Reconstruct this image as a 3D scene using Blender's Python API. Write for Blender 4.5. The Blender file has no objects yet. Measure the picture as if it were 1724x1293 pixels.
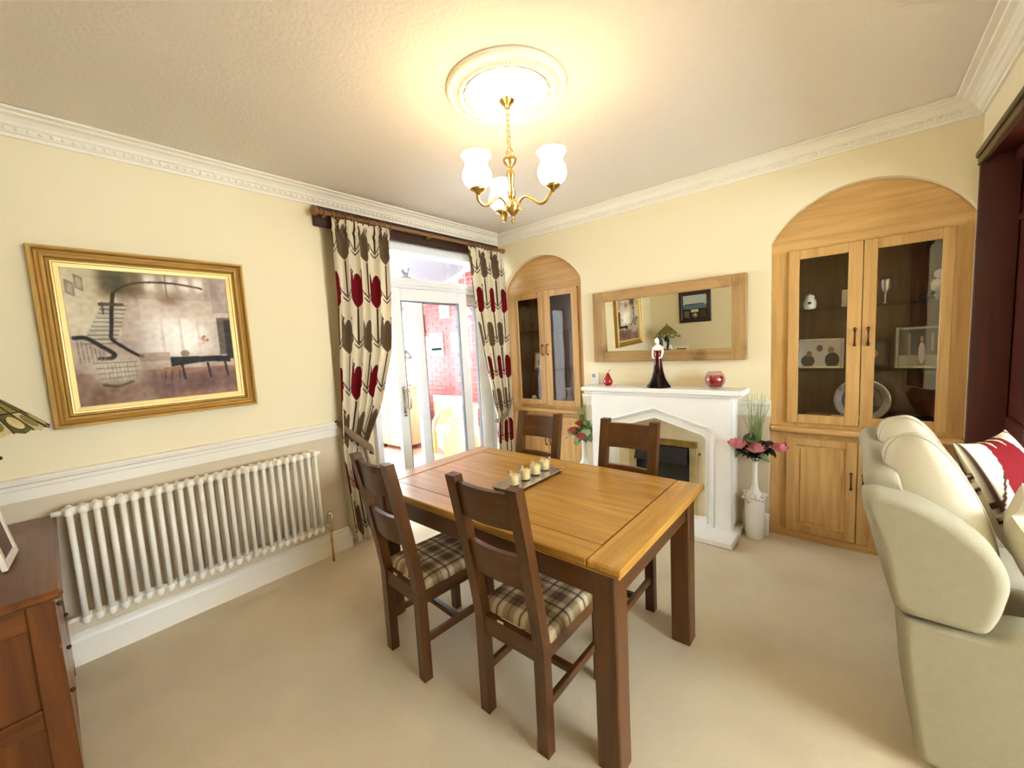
import bpy, math, random
import numpy as np
from mathutils import Matrix, Vector
random.seed(7); np.random.seed(7)
C = bpy.context.scene.collection
PI = math.pi
# ---------------------------------------------------------------- camera, sky, exposure
YAW, PITCH, ROLL = -0.70958, -0.09638, -0.05382
CAM = Vector((2.9707, -3.3418, 1.4984)); FPX = 672.16
f_ = Vector((math.sin(YAW)*math.cos(PITCH), math.cos(YAW)*math.cos(PITCH), math.sin(PITCH)))
r_ = Vector((math.cos(YAW), -math.sin(YAW), 0)); u_ = r_.cross(f_)
R_ = r_*math.cos(ROLL)+u_*math.sin(ROLL); U_ = -r_*math.sin(ROLL)+u_*math.cos(ROLL)
cam = bpy.data.cameras.new('camera'); camo = bpy.data.objects.new('camera', cam); C.objects.link(camo)
cam.sensor_fit = 'HORIZONTAL'; cam.sensor_width = 36; cam.lens = FPX/1724*36; cam.clip_start = .02
camo.matrix_world = Matrix(((R_.x, U_.x, -f_.x, CAM.x), (R_.y, U_.y, -f_.y, CAM.y), (R_.z, U_.z, -f_.z, CAM.z), (0, 0, 0, 1)))
scene = bpy.context.scene; scene.camera = camo
world = bpy.data.worlds.new('overcast_sky'); scene.world = world; world.use_nodes = True
bg = world.node_tree.nodes['Background']; bg.inputs[0].default_value = (.80, .90, 1.0, 1); bg.inputs[1].default_value = 13.0
vs = scene.view_settings; vs.view_transform = 'Standard'; vs.look = 'None'; vs.gamma = 1; vs.use_curve_mapping = False; vs.exposure = 1.2
SHADE_POWER = 9.0

# ---------------------------------------------------------------- materials
def lin(c):
    return tuple(((v/255)/12.92 if v/255 <= .04045 else ((v/255+.055)/1.055)**2.4) for v in c)
MATS = {}
def base(name):
    m = bpy.data.materials.new(name); m.use_nodes = True; nt = m.node_tree
    return m, nt, nt.nodes['Principled BSDF']
def N(nt, t, **kw):
    n = nt.nodes.new(t)
    for k, v in kw.items():
        if k in n.inputs.keys(): n.inputs[k].default_value = v
        else: setattr(n, k, v)
    return n
def plain(name, col, rough=.6, metal=0, bump=0, bscale=200, var=0, vscale=4, spec=.5, sub=0, coat=0):
    if name in MATS: return MATS[name]
    m, nt, b = base(name); c = (*lin(col), 1)
    b.inputs['Base Color'].default_value = c; b.inputs['Roughness'].default_value = rough; b.inputs['Metallic'].default_value = metal
    b.inputs['Specular IOR Level'].default_value = spec
    if coat: b.inputs['Coat Weight'].default_value = coat
    tc = N(nt, 'ShaderNodeTexCoord')
    if var:
        no = N(nt, 'ShaderNodeTexNoise', Scale=vscale, Detail=5.0); nt.links.new(tc.outputs['Object'], no.inputs['Vector'])
        mx = N(nt, 'ShaderNodeMixRGB', blend_type='MULTIPLY'); mx.inputs[0].default_value = 1; mx.inputs[1].default_value = c
        rp = N(nt, 'ShaderNodeValToRGB'); rp.color_ramp.elements[0].position = .3; rp.color_ramp.elements[1].position = .7
        rp.color_ramp.elements[0].color = (1-var, 1-var, 1-var, 1); rp.color_ramp.elements[1].color = (1, 1, 1, 1)
        nt.links.new(no.outputs[0], rp.inputs[0]); nt.links.new(rp.outputs[0], mx.inputs[2]); nt.links.new(mx.outputs[0], b.inputs['Base Color'])
    if bump:
        n2 = N(nt, 'ShaderNodeTexNoise', Scale=bscale, Detail=3.0); nt.links.new(tc.outputs['Object'], n2.inputs['Vector'])
        bp = N(nt, 'ShaderNodeBump', Strength=bump, Distance=.01); nt.links.new(n2.outputs[0], bp.inputs['Height']); nt.links.new(bp.outputs[0], b.inputs['Normal'])
    MATS[name] = m; return m
def wood(name, dark, light, axis='x', rough=.4, scale=1.0, coat=.0, rnd=.12, knots=False):
    key = name+'_'+axis
    if key in MATS: return MATS[key]
    m, nt, b = base(key)
    tc = N(nt, 'ShaderNodeTexCoord'); mp = N(nt, 'ShaderNodeMapping'); s = [26*scale]*3; s['xyz'.index(axis)] = 1.6*scale
    mp.inputs['Scale'].default_value = s; oi = N(nt, 'ShaderNodeObjectInfo')
    ad = N(nt, 'ShaderNodeVectorMath', operation='ADD'); ml = N(nt, 'ShaderNodeMath', operation='MULTIPLY'); ml.inputs[1].default_value = 7
    nt.links.new(oi.outputs['Random'], ml.inputs[0]); nt.links.new(tc.outputs['Object'], ad.inputs[0]); nt.links.new(ml.outputs[0], ad.inputs[1])
    nt.links.new(ad.outputs[0], mp.inputs['Vector'])
    no = N(nt, 'ShaderNodeTexNoise', Scale=1.0, Detail=6.0, Roughness=.6, Distortion=.6); nt.links.new(mp.outputs[0], no.inputs['Vector'])
    rp = N(nt, 'ShaderNodeValToRGB'); rp.color_ramp.elements[0].position = .32; rp.color_ramp.elements[1].position = .68
    rp.color_ramp.elements[0].color = (*lin(dark), 1); rp.color_ramp.elements[1].color = (*lin(light), 1); nt.links.new(no.outputs[0], rp.inputs[0])
    hs = N(nt, 'ShaderNodeHueSaturation'); mr = N(nt, 'ShaderNodeMapRange'); mr.inputs[3].default_value = 1-rnd; mr.inputs[4].default_value = 1+rnd
    nt.links.new(oi.outputs['Random'], mr.inputs[0]); nt.links.new(mr.outputs[0], hs.inputs['Value']); nt.links.new(rp.outputs[0], hs.inputs['Color'])
    out = hs.outputs[0]
    if knots:
        kn = N(nt, 'ShaderNodeTexNoise', Scale=5.0, Detail=3.0); nt.links.new(tc.outputs['Object'], kn.inputs['Vector'])
        kr = N(nt, 'ShaderNodeValToRGB'); kr.color_ramp.elements[0].position = .58; kr.color_ramp.elements[1].position = .72
        kr.color_ramp.elements[0].color = (1, 1, 1, 1); kr.color_ramp.elements[1].color = (.62, .55, .45, 1)
        mx = N(nt, 'ShaderNodeMixRGB', blend_type='MULTIPLY'); mx.inputs[0].default_value = 1
        nt.links.new(kn.outputs[0], kr.inputs[0]); nt.links.new(out, mx.inputs[1]); nt.links.new(kr.outputs[0], mx.inputs[2]); out = mx.outputs[0]
    nt.links.new(out, b.inputs['Base Color']); b.inputs['Roughness'].default_value = rough
    if coat: b.inputs['Coat Weight'].default_value = coat; b.inputs['Coat Roughness'].default_value = .25
    bp = N(nt, 'ShaderNodeBump', Strength=.12, Distance=.002); nt.links.new(no.outputs[0], bp.inputs['Height']); nt.links.new(bp.outputs[0], b.inputs['Normal'])
    MATS[key] = m; return m
def glass(name, tint=(1, 1, 1), refl=1.0):
    if name in MATS: return MATS[name]
    m = bpy.data.materials.new(name); m.use_nodes = True; nt = m.node_tree; nt.nodes.clear()
    o = N(nt, 'ShaderNodeOutputMaterial'); t = N(nt, 'ShaderNodeBsdfTransparent'); t.inputs[0].default_value = (*tint, 1)
    g = N(nt, 'ShaderNodeBsdfGlossy'); g.inputs['Roughness'].default_value = .01; fr = N(nt, 'ShaderNodeLayerWeight', Blend=.5)
    pw = N(nt, 'ShaderNodeMath', operation='POWER'); pw.inputs[1].default_value = 4.0; nt.links.new(fr.outputs['Facing'], pw.inputs[0])
    mu = N(nt, 'ShaderNodeMath', operation='MULTIPLY_ADD'); mu.inputs[1].default_value = .6*refl; mu.inputs[2].default_value = .035*refl; mu.use_clamp = True
    mx = N(nt, 'ShaderNodeMixShader'); nt.links.new(pw.outputs[0], mu.inputs[0]); nt.links.new(mu.outputs[0], mx.inputs[0])
    nt.links.new(t.outputs[0], mx.inputs[1]); nt.links.new(g.outputs[0], mx.inputs[2]); nt.links.new(mx.outputs[0], o.inputs[0])
    MATS[name] = m; return m
def vcol(name, rough=.8, transl=0, bump=0, bscale=600):
    if name in MATS: return MATS[name]
    m, nt, b = base(name); a = N(nt, 'ShaderNodeVertexColor', layer_name='pattern')
    nt.links.new(a.outputs[0], b.inputs['Base Color']); b.inputs['Roughness'].default_value = rough; b.inputs['Specular IOR Level'].default_value = .25
    if bump:
        tc = N(nt, 'ShaderNodeTexCoord'); n2 = N(nt, 'ShaderNodeTexNoise', Scale=bscale, Detail=2.0); nt.links.new(tc.outputs['Object'], n2.inputs['Vector'])
        bp = N(nt, 'ShaderNodeBump', Strength=bump, Distance=.004); nt.links.new(n2.outputs[0], bp.inputs['Height']); nt.links.new(bp.outputs[0], b.inputs['Normal'])
    if transl:
        t = N(nt, 'ShaderNodeBsdfTranslucent'); nt.links.new(a.outputs[0], t.inputs[0]); mx = N(nt, 'ShaderNodeMixShader'); mx.inputs[0].default_value = transl
        o = nt.nodes['Material Output']; nt.links.new(b.outputs[0], mx.inputs[1]); nt.links.new(t.outputs[0], mx.inputs[2]); nt.links.new(mx.outputs[0], o.inputs[0])
    MATS[name] = m; return m
def emit(name, col, strength):
    if name in MATS: return MATS[name]
    m, nt, b = base(name); b.inputs['Base Color'].default_value = (*lin(col), 1); b.inputs['Emission Color'].default_value = (*lin(col), 1); b.inputs['Emission Strength'].default_value = strength
    MATS[name] = m; return m
OAKT = lambda a: wood('table_oak', (166, 118, 42), (204, 156, 70), a, .30, 1, .35, .05)
OAKC = lambda a: wood('chair_oak', (66, 36, 9), (100, 58, 18), a, .38, 1, .15, .06)
OAKL = lambda a: wood('cabinet_oak', (188, 144, 82), (216, 175, 110), a, .40, .8, .1, .04)
OAKM = lambda a: wood('mirror_oak', (148, 114, 64), (182, 146, 92), a, .6, .8, 0, .06, True)
PINE = lambda a: wood('pole_wood', (112, 74, 34), (150, 106, 56), a, .45, 1, .1, .05)
DARKW = lambda a: wood('pelmet_wood', (38, 16, 8), (58, 26, 14), a, .45, 1, .1, .05)
MAHOG = lambda a: wood('mahogany', (58, 16, 6), (84, 28, 11), a, .6, .7, 0, .05)
SIDE = lambda a: wood('sideboard_oak', (82, 39, 11), (120, 67, 22), a, .35, 1, .2, .05)
wallc = plain('cream_wall_paint', (236, 222, 184), .75, bump=.04, bscale=90)
walll = plain('beige_dado_paint', (216, 199, 168), .75, bump=.04, bscale=90)
white = plain('white_gloss_paint', (240, 233, 216), .35)
ceilm = plain('textured_white_ceiling', (230, 222, 208), .85, bump=.32, bscale=60)
plast = plain('white_plaster_moulding', (240, 234, 216), .55)
carpet = plain('beige_carpet', (230, 213, 180), .95, bump=.5, bscale=420, var=.14, vscale=2.2, spec=.1)
upvc = plain('white_plastic_frame', (238, 240, 240), .3)
radw = plain('white_radiator_enamel', (244, 238, 222), .3)
chrome = plain('chrome', (200, 195, 185), .18, 1)
brass = plain('antique_brass', (206, 172, 112), .25, 1)
bronze = plain('dark_bronze_pull', (96, 66, 38), .35, .9)
goldm = plain('gilt_frame', (226, 192, 118), .36, .65, var=.10, vscale=14)
goldd = plain('dark_gilt_edge', (172, 134, 68), .42, .65, var=.12, vscale=14)
stone = plain('cream_stone_surround', (244, 241, 233), .45, var=.03, vscale=6)
marble = plain('beige_marble_panel', (232, 216, 180), .3, var=.12, vscale=5)
fabric = plain('oatmeal_upholstery', (170, 163, 140), .9, bump=.35, bscale=500, var=.05, vscale=30, spec=.15)
fabl = plain('pale_oatmeal_cushion', (206, 197, 172), .9, bump=.35, bscale=500, spec=.15)
black = plain('black', (14, 12, 12), .4)
pane = glass('clear_pane')
mirrorm = plain('silvered_mirror', (238, 240, 232), .0, 1)
ceramic = plain('white_ceramic', (240, 236, 226), .25)

# ---------------------------------------------------------------- mesh helpers
class MB:
    def __init__(s): s.v = []; s.f = []; s.mi = []; s.m = 0; s.sm = []; s.smooth = False
    def add(s, vs, fs, smooth=None):
        o = len(s.v); s.v += [tuple(map(float, p)) for p in vs]; sm = s.smooth if smooth is None else smooth
        for f in fs: s.f.append(tuple(i+o for i in f)); s.mi.append(s.m); s.sm.append(sm)
        return s
    def box(s, x0, x1, y0, y1, z0, z1, c=0.0):
        if x0 > x1: x0, x1 = x1, x0
        if y0 > y1: y0, y1 = y1, y0
        if z0 > z1: z0, z1 = z1, z0
        c = min(c, (x1-x0)*.49, (y1-y0)*.49, (z1-z0)*.49)
        if c <= 0:
            return s.add([(x0, y0, z0), (x1, y0, z0), (x1, y1, z0), (x0, y1, z0), (x0, y0, z1), (x1, y0, z1), (x1, y1, z1), (x0, y1, z1)],
                         [(0, 3, 2, 1), (4, 5, 6, 7), (0, 1, 5, 4), (1, 2, 6, 5), (2, 3, 7, 6), (3, 0, 4, 7)], False)
        V = []; idx = {}
        lo = (x0, y0, z0); hi = (x1, y1, z1)
        for cx in (0, 1):
            for cy in (0, 1):
                for cz in (0, 1):
                    k = (cx, cy, cz)
                    for a in range(3):
                        p = [(hi if k[i] else lo)[i] + ((0 if i == a else (-c if k[i] else c))) for i in range(3)]
                        idx[(k, a)] = len(V); V.append(p)
        F = []
        for a in range(3):
            b, d = (a+1) % 3, (a+2) % 3
            for sd in (0, 1):
                def key(p, q): k = [0, 0, 0]; k[a] = sd; k[b] = p; k[d] = q; return (tuple(k), a)
                q = [idx[key(0, 0)], idx[key(1, 0)], idx[key(1, 1)], idx[key(0, 1)]]; F.append(tuple(q if sd else q[::-1]))
            for p in (0, 1):
                for q in (0, 1):
                    k0 = [0, 0, 0]; k1 = [0, 0, 0]; k0[b] = k1[b] = p; k0[d] = k1[d] = q; k1[a] = 1
                    k0, k1 = tuple(k0), tuple(k1)
                    fc = (idx[(k0, b)], idx[(k1, b)], idx[(k1, d)], idx[(k0, d)]); F.append(fc if (p == q) else fc[::-1])
        for cx in (0, 1):
            for cy in (0, 1):
                for cz in (0, 1):
                    k = (cx, cy, cz); t = (idx[(k, 0)], idx[(k, 1)], idx[(k, 2)]); F.append(t if (cx+cy+cz) % 2 == 1 else t[::-1])
        return s.add(V, F, False)
    def beam(s, p, q, w, h, up=(0, 0, 1)):
        p, q = Vector(p), Vector(q); d = (q-p).normalized(); u = Vector(up); sd = d.cross(u).normalized(); u2 = sd.cross(d)
        V = [tuple(a + sd*(i*w/2) + u2*(j*h/2)) for a in (p, q) for i, j in ((-1, -1), (1, -1), (1, 1), (-1, 1))]
        return s.add(V, [(3, 2, 1, 0), (4, 5, 6, 7), (0, 1, 5, 4), (1, 2, 6, 5), (2, 3, 7, 6), (3, 0, 4, 7)], False)
    def prism(s, poly, axis, a, b, smooth=False):
        def P(p, t):
            return {'x': (t, p[0], p[1]), 'y': (p[0], t, p[1]), 'z': (p[0], p[1], t)}[axis]
        n = len(poly); V = [P(p, a) for p in poly]+[P(p, b) for p in poly]
        F = [tuple(range(n))[::-1], tuple(range(n, 2*n))]; F += [(i, (i+1) % n, n+(i+1) % n, n+i) for i in range(n)]
        o = len(s.f); s.add(V, F, False)
        if smooth:
            for i in range(o+2, o+2+n): s.sm[i] = True
        return s
    def tube(s, pts, r, n=8, closed=False, cap=True):
        pts = [Vector(p) for p in pts]; m = len(pts); rs = r if isinstance(r, (list, tuple)) else [r]*m; V = []; F = []; prev = None
        for i, p in enumerate(pts):
            if closed: t = (pts[(i+1) % m]-pts[i-1])
            else: t = pts[min(i+1, m-1)]-pts[max(i-1, 0)]
            t = t.normalized()
            if prev is None:
                a = Vector((0, 0, 1)) if abs(t.z) < .9 else Vector((1, 0, 0)); nv = (a-t*a.dot(t)).normalized()
            else: nv = (prev-t*prev.dot(t)).normalized()
            prev = nv; bv = t.cross(nv)
            for k in range(n):
                an = 2*PI*k/n; V.append(p+(nv*math.cos(an)+bv*math.sin(an))*rs[i])
        for i in range(m if closed else m-1):
            j = (i+1) % m
            for k in range(n): F.append((i*n+k, i*n+(k+1) % n, j*n+(k+1) % n, j*n+k))
        if cap and not closed: F += [tuple(range(n))[::-1], tuple(range((m-1)*n, m*n))]
        return s.add(V, F, True)
    def lathe(s, prof, c=(0, 0, 0), n=24, axis='z', rfun=None):
        V = []; F = []; m = len(prof)
        for i, (r, z) in enumerate(prof):
            for k in range(n):
                a = 2*PI*k/n; rr = r*(rfun(a, i/(m-1)) if rfun else 1); x, y = rr*math.cos(a), rr*math.sin(a)
                V.append({'z': (c[0]+x, c[1]+y, c[2]+z), 'y': (c[0]+x, c[1]+z, c[2]+y), 'x': (c[0]+z, c[1]+x, c[2]+y)}[axis])
        for i in range(m-1):
            for k in range(n):
                q = (i*n+k, i*n+(k+1) % n, (i+1)*n+(k+1) % n, (i+1)*n+k); F.append(q if axis != 'y' else q[::-1])
        if prof[0][0] > 1e-6: F.append(tuple(range(n))[::-1])
        if prof[-1][0] > 1e-6: F.append(tuple(range((m-1)*n, m*n)))
        return s.add(V, F, True)
    def grid(s, fn, nu, nv, smooth=True, cu=False):
        V = [fn(i/(nu if cu else nu-1), j/(nv-1)) for j in range(nv) for i in range(nu)]; F = []
        for j in range(nv-1):
            for i in range(nu if cu else nu-1):
                k = (i+1) % nu; F.append((j*nu+i, j*nu+k, (j+1)*nu+k, (j+1)*nu+i))
        return s.add(V, F, smooth)
    def ball(s, c, r, n=12, m=8):
        r = r if isinstance(r, tuple) else (r, r, r); V = []; F = []
        for j in range(m+1):
            t = PI*j/m
            for i in range(n):
                a = 2*PI*i/n; V.append((c[0]+r[0]*math.sin(t)*math.cos(a), c[1]+r[1]*math.sin(t)*math.sin(a), c[2]-r[2]*math.cos(t)))
        for j in range(m):
            for i in range(n): F.append((j*n+i, j*n+(i+1) % n, (j+1)*n+(i+1) % n, (j+1)*n+i))
        return s.add(V, F, True)
    def puff(s, c, h, e=.35, n=24, m=16, M=None, fn=None):
        """superellipsoid cushion; h half sizes"""
        V = []; F = []
        def sp(x, k): return math.copysign(abs(x)**k, x)
        for j in range(m+1):
            t = -PI/2+PI*j/m
            for i in range(n):
                a = 2*PI*i/n; p = Vector((h[0]*sp(math.cos(t), e)*sp(math.cos(a), e), h[1]*sp(math.cos(t), e)*sp(math.sin(a), e), h[2]*sp(math.sin(t), e*1.6)))
                if fn: p = fn(p)
                if M: p = M @ p
                V.append(p+Vector(c))
        for j in range(m):
            for i in range(n): F.append((j*n+i, j*n+(i+1) % n, (j+1)*n+(i+1) % n, (j+1)*n+i))
        return s.add(V, F, True)
    def mesh(s, name, mats):
        me = bpy.data.meshes.new(name); me.from_pydata(s.v, [], s.f)
        for m in (mats if isinstance(mats, (list, tuple)) else [mats]): me.materials.append(m)
        me.polygons.foreach_set('material_index', s.mi); me.polygons.foreach_set('use_smooth', s.sm); me.update()
        return me
    def build(s, name, mats, parent=None, off=True):
        """parts are given in world coordinates; stored relative to the parent thing's base"""
        if parent is not None and off:
            b = parent.get('_b') or (0, 0, 0); s.v = [(x-b[0], y-b[1], z-b[2]) for x, y, z in s.v]
        o = bpy.data.objects.new(name, s.mesh(name, mats)); C.objects.link(o); o.parent = parent
        if parent is not None and off and parent.get('_b'): o['_b'] = list(parent['_b'])
        return o
def tag(o, label=None, cat=None, group=None, kind=None):
    if label: o['label'] = label
    if cat: o['category'] = cat
    if group: o['group'] = group
    if kind: o['kind'] = kind
    return o
def thing(name, label, cat, loc=(0, 0, 0), rz=0, group=None, kind=None):
    o = bpy.data.objects.new(name, None); C.objects.link(o); o.location = loc; o.rotation_euler = (0, 0, rz); o.empty_display_size = .05
    o['_b'] = [float(v) for v in loc]; tag(o, label, cat, group, kind); return o
def single(name, mb, mat, label, cat, group=None, base=None):
    """a thing that is one mesh; origin moved to its base"""
    if base is None:
        a = np.array(mb.v); base = ((a[:, 0].min()+a[:, 0].max())/2, (a[:, 1].min()+a[:, 1].max())/2, a[:, 2].min())
    mb.v = [(x-base[0], y-base[1], z-base[2]) for x, y, z in mb.v]
    o = bpy.data.objects.new(name, mb.mesh(name, mat)); C.objects.link(o); o.location = base; o['_b'] = [float(v) for v in base]; return tag(o, label, cat, group)
def copy_tree(o, parent=None):
    c = o.copy(); C.objects.link(c); c.parent = parent
    for ch in list(o.children): copy_tree(ch, c)
    return c
def struct(name, mb, mats, label=None, parent=None):
    o = mb.build(name, mats, parent)
    if parent is None: o['kind'] = 'structure'; o['label'] = label or name.replace('_', ' ')
    return o
def paint(o, fn):
    """colour attribute 'pattern' from fn(local xyz array)->rgb srgb 0..255"""
    me = o.data; n = len(me.vertices); co = np.empty(n*3); me.vertices.foreach_get('co', co); set_col(me, fn(co.reshape(-1, 3)))
def set_col(me, rgb):
    c = np.asarray(rgb, float)/255; c = np.where(c <= .04045, c/12.92, ((c+.055)/1.055)**2.4); a = np.ones((len(c), 4)); a[:, :3] = c
    at = me.color_attributes.new('pattern', 'FLOAT_COLOR', 'POINT'); at.data.foreach_set('color', a.ravel())
def grid_mesh(name, P, mat, parent=None, rgb=None, smooth=True):
    """P: (nv,nu,3) world coordinates -> object"""
    nv, nu = P.shape[:2]; i = np.arange(nv*nu).reshape(nv, nu)
    q = np.stack([i[:-1, :-1], i[:-1, 1:], i[1:, 1:], i[1:, :-1]], -1).reshape(-1, 4)
    b = np.array(parent.get('_b') if parent is not None and parent.get('_b') else (0, 0, 0))
    me = bpy.data.meshes.new(name); V = (P-b).reshape(-1, 3); me.vertices.add(len(V)); me.vertices.foreach_set('co', V.ravel())
    me.loops.add(q.size); me.loops.foreach_set('vertex_index', q.ravel().astype(np.int32)); me.polygons.add(len(q))
    me.polygons.foreach_set('loop_start', np.arange(0, q.size, 4, dtype=np.int32)); me.polygons.foreach_set('use_smooth', np.full(len(q), smooth))
    me.update(calc_edges=True); me.materials.append(mat); me.validate()
    if rgb is not None: set_col(me, rgb.reshape(-1, 3))
    o = bpy.data.objects.new(name, me); C.objects.link(o); o.parent = parent
    if parent is not None and parent.get('_b'): o['_b'] = list(parent['_b'])
    return o

# ---------------------------------------------------------------- the room
H = 2.67; XR = 3.47; YF = -3.80; XL = 6.2; ZD = .93
OY0, OY1, OZ = -1.935, -.05, 2.45; DY0 = -1.60            # patio opening in the left wall
struct('floor', MB().box(-.30, XL, YF, .10, -.06, 0), carpet, 'beige carpeted floor')
struct('ceiling', MB().box(-.3, XL, YF-.1, .5, H, H+.08), ceilm, 'textured white ceiling')
w = MB()
for y0, y1 in ((YF-.1, OY0), (OY1, .5)):
    w.m = 1; w.box(-.30, 0, y0, y1, -.06, ZD); w.m = 0; w.box(-.30, 0, y0, y1, ZD, H)
w.box(-.30, 0, OY0, OY1, OZ, H); w.box(-.30, -.09, OY0, DY0, -.06, OZ)
struct('wall_left', w, [wallc, walll], 'cream wall with the patio door opening')
AL, AR = (.045, 1.015), (2.52, XR-.002)
def arch_pts(x0, x1, zs=2.10, rise=.285, n=20):
    h = (x1-x0)/2; R = (h*h+rise*rise)/(2*rise); cz = zs+rise-R; cx = (x0+x1)/2; a0 = math.asin(h/R)
    return [(cx+R*math.sin(-a0+2*a0*i/n), cz+R*math.cos(-a0+2*a0*i/n)) for i in range(n+1)]
w = MB(); TH = .055
def wall_arch(x0, x1):
    a = arch_pts(x0, x1)
    for p, q in zip(a[:-1], a[1:]): w.prism([p, q, (q[0], H), (p[0], H)], 'y', 0, TH)
for x0, x1 in ((0, AL[0]), (AL[1], AR[0])):
    w.m = 1; w.box(x0, x1, 0, .5, -.06, ZD); w.m = 0; w.box(x0, x1, 0, .5, ZD, H)
wall_arch(*AL); wall_arch(*AR)
w.box(-.3, XL, .5, .56, -.06, H); w.box(XR-.002, XL, 0, .5, -.06, H)
for x0, x1 in (AL, AR): w.box(x0, x1, TH, .5, 2.45, H)
struct('wall_back', w, [wallc, walll], 'cream fireplace wall with two arched alcoves')
w = MB(); w.box(XR, XR+.11, -.05, 0, 0, H); w.box(XR, XR+.11, YF, -3.1, 0, H); w.box(XR, XR+.11, -3.1, -.05, 2.36, H)
struct('wall_right', w, wallc, 'cream wall above the wide opening')
struct('wall_front', MB().box(-.3, XL, YF-.1, YF, -.06, H), wallc, 'cream wall behind the camera')
w = MB(); w.box(XL, XL+.1, YF, -3.1, -.06, H); w.box(XL, XL+.1, -.9, .5, -.06, H); w.box(XL, XL+.1, -3.1, -.9, -.06, .75); w.box(XL, XL+.1, -3.1, -.9, 2.25, H)
struct('wall_lounge', w, wallc, 'far wall of the adjoining lounge')
lw = thing('window_fill', 'unseen lounge window added for fill daylight', None, (XL+.05, -2.0, .75), kind='structure')  # invented window out of view, lets extra daylight into the room
m = MB(); m.box(XL+.02, XL+.08, -3.1, -.9, .75, .81); m.box(XL+.02, XL+.08, -3.1, -.9, 2.19, 2.25)
for y in (-3.1, -2.03, -.96): m.box(XL+.02, XL+.08, y, y+.06, .81, 2.19)
m.build('window_frame', upvc, lw)
for y in (-3.04, -1.97): MB().box(XL+.045, XL+.053, y, y+1.01, .81, 2.19).build('pane', pane, lw)
# cornice round the room, mitred
prof = [(0, 2.572), (.012, 2.572), (.013, 2.588), (.022, 2.590), (.030, 2.600), (.034, 2.612), (.044, 2.616), (.050, 2.628), (.066, 2.642), (.088, 2.648), (.092, 2.656), (.118, 2.658), (.120, 2.668)]
def loop(d, z): return [(d, YF+d, z), (d, -d, z), (XR-d, -d, z), (XR-d, YF+d, z)]
m = MB(); V = []
for d, z in prof: V += loop(d, z)
m.add(V, [(i*4+k, (i+1)*4+k, (i+1)*4+(k+1) % 4, i*4+(k+1) % 4) for i in range(len(prof)-1) for k in range(4)])
tr = struct('trim_1', m, plast, 'white plaster cornice round the ceiling')
m = MB()
for k in range(int(3.7/.036)): m.ball((.030, -.06-k*.036, 2.603), (.010, .013, .010), 6, 4)
for k in range(int(3.35/.036)): m.ball((.06+k*.036, -.030, 2.603), (.013, .010, .010), 6, 4)
o = m.build('bead_course', plast, tr); o['kind'] = 'stuff'
# dado rails
dp = [(0, .892), (.012, .892), (.014, .945), (.020, .950), (.022, .968), (.034, .976), (.038, .990), (.034, 1.0), (0, 1.003)]
m = MB(); m.prism([(d, z) for d, z in dp], 'y', YF, OY0)
m.prism([(OY0-.0, .892), (OY0+.012, .892), (OY0+.018, .95), (OY0+.03, .985), (OY0, 1.003)], 'x', -.06, .012)
struct('trim_2', m, white, 'white dado rail on the left wall')
for i, (x0, x1) in enumerate(((AL[1]-.012, 1.205), (2.305, AR[0]+.012))):
    struct('trim_%d' % (3+i), MB().prism([(-d, z) for d, z in dp], 'x', x0, x1), white, 'short white dado rail %s of the fireplace' % ('left', 'right')[i])
bp_ = [(0, 0), (.022, 0), (.022, .125), (.016, .140), (.014, .155), (.006, .166), (0, .166)]
m = MB(); m.prism(bp_, 'y', YF, OY0); m.prism([(OY0, 0), (OY0+.018, 0), (OY0+.018, .13), (OY0, .166)], 'x', -.06, .022)
struct('baseboard_left', m, white, 'white skirting board below the column radiator')
m = MB()
for x0, x1 in ((AL[1]-.01, 1.16), (2.36, AR[0]+.008)): m.prism([(-d, z) for d, z in bp_], 'x', x0, x1)
struct('baseboard_back', m, white, 'white skirting board beside the fireplace')
struct('baseboard_front', MB().prism([(YF+d, z) for d, z in bp_], 'x', 1.2, XR), white, 'white skirting board behind the camera')
# dark timber lining of the opening to the lounge
m = MB(); m.box(XR-.018, XR+.125, -.050, -.020, 0, 2.36, .004); m.build
fr = thing('trim_5', 'dark timber lining round the lounge opening', None, (XR, -.05, 0), kind='structure')
MB().box(XR-.016, XR+.126, -.078, -.050, 0, 2.335, .003).build('jamb', MAHOG('z'), fr)
MB().box(XR-.016, XR+.126, -3.1, -3.07, 0, 2.335, .003).build('jamb', MAHOG('z'), fr)
MB().box(XR-.016, XR+.126, -3.1, -.05, 2.335, 2.362, .003).build('head_lining', MAHOG('y'), fr)
m = MB(); m.box(XR-.030, XR, -3.15, -.040, 2.345, 2.375, .004); m.box(XR-.022, XR, -3.15, -.042, 2.305, 2.345, .004)
m.build('architrave', wood('dark_architrave', (52, 34, 14), (88, 66, 34), 'y', .4), fr)
# tall mahogany wall unit in the lounge
wu = thing('wall_unit', 'tall dark mahogany wall unit in the lounge beyond the opening', 'wall unit', (4.15, -.25, 0))
MB().box(3.60, 4.70, -.06, -.005, 0, 2.30).build('back_panel', MAHOG('z'), wu)
for x in (3.60, 4.13, 4.67): MB().box(x, x+.03, -.37, -.06, 0, 2.30, .003).build('side_panel', MAHOG('z'), wu)
for x0 in (3.635, 4.165):
    MB().box(x0, x0+.49, -.39, -.37, .08, .90, .004).build('lower_door', MAHOG('z'), wu)
    d = MB().box(x0, x0+.49, -.39, -.37, 1.0, 1.98, .004).build('upper_door', MAHOG('z'), wu)
    MB().box(x0+.05, x0+.44, -.388, -.368, 2.03, 2.26, .003).build('glazed_panel', plain('dark_glass', (12, 8, 6), .1), wu)
MB().box(3.585, 4.715, -.405, -.06, .915, .985, .006).build('mid_rail', MAHOG('x'), wu)
MB().box(3.59, 4.71, -.40, -.06, 1.99, 2.02, .004).build('upper_rail', MAHOG('x'), wu)
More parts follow.
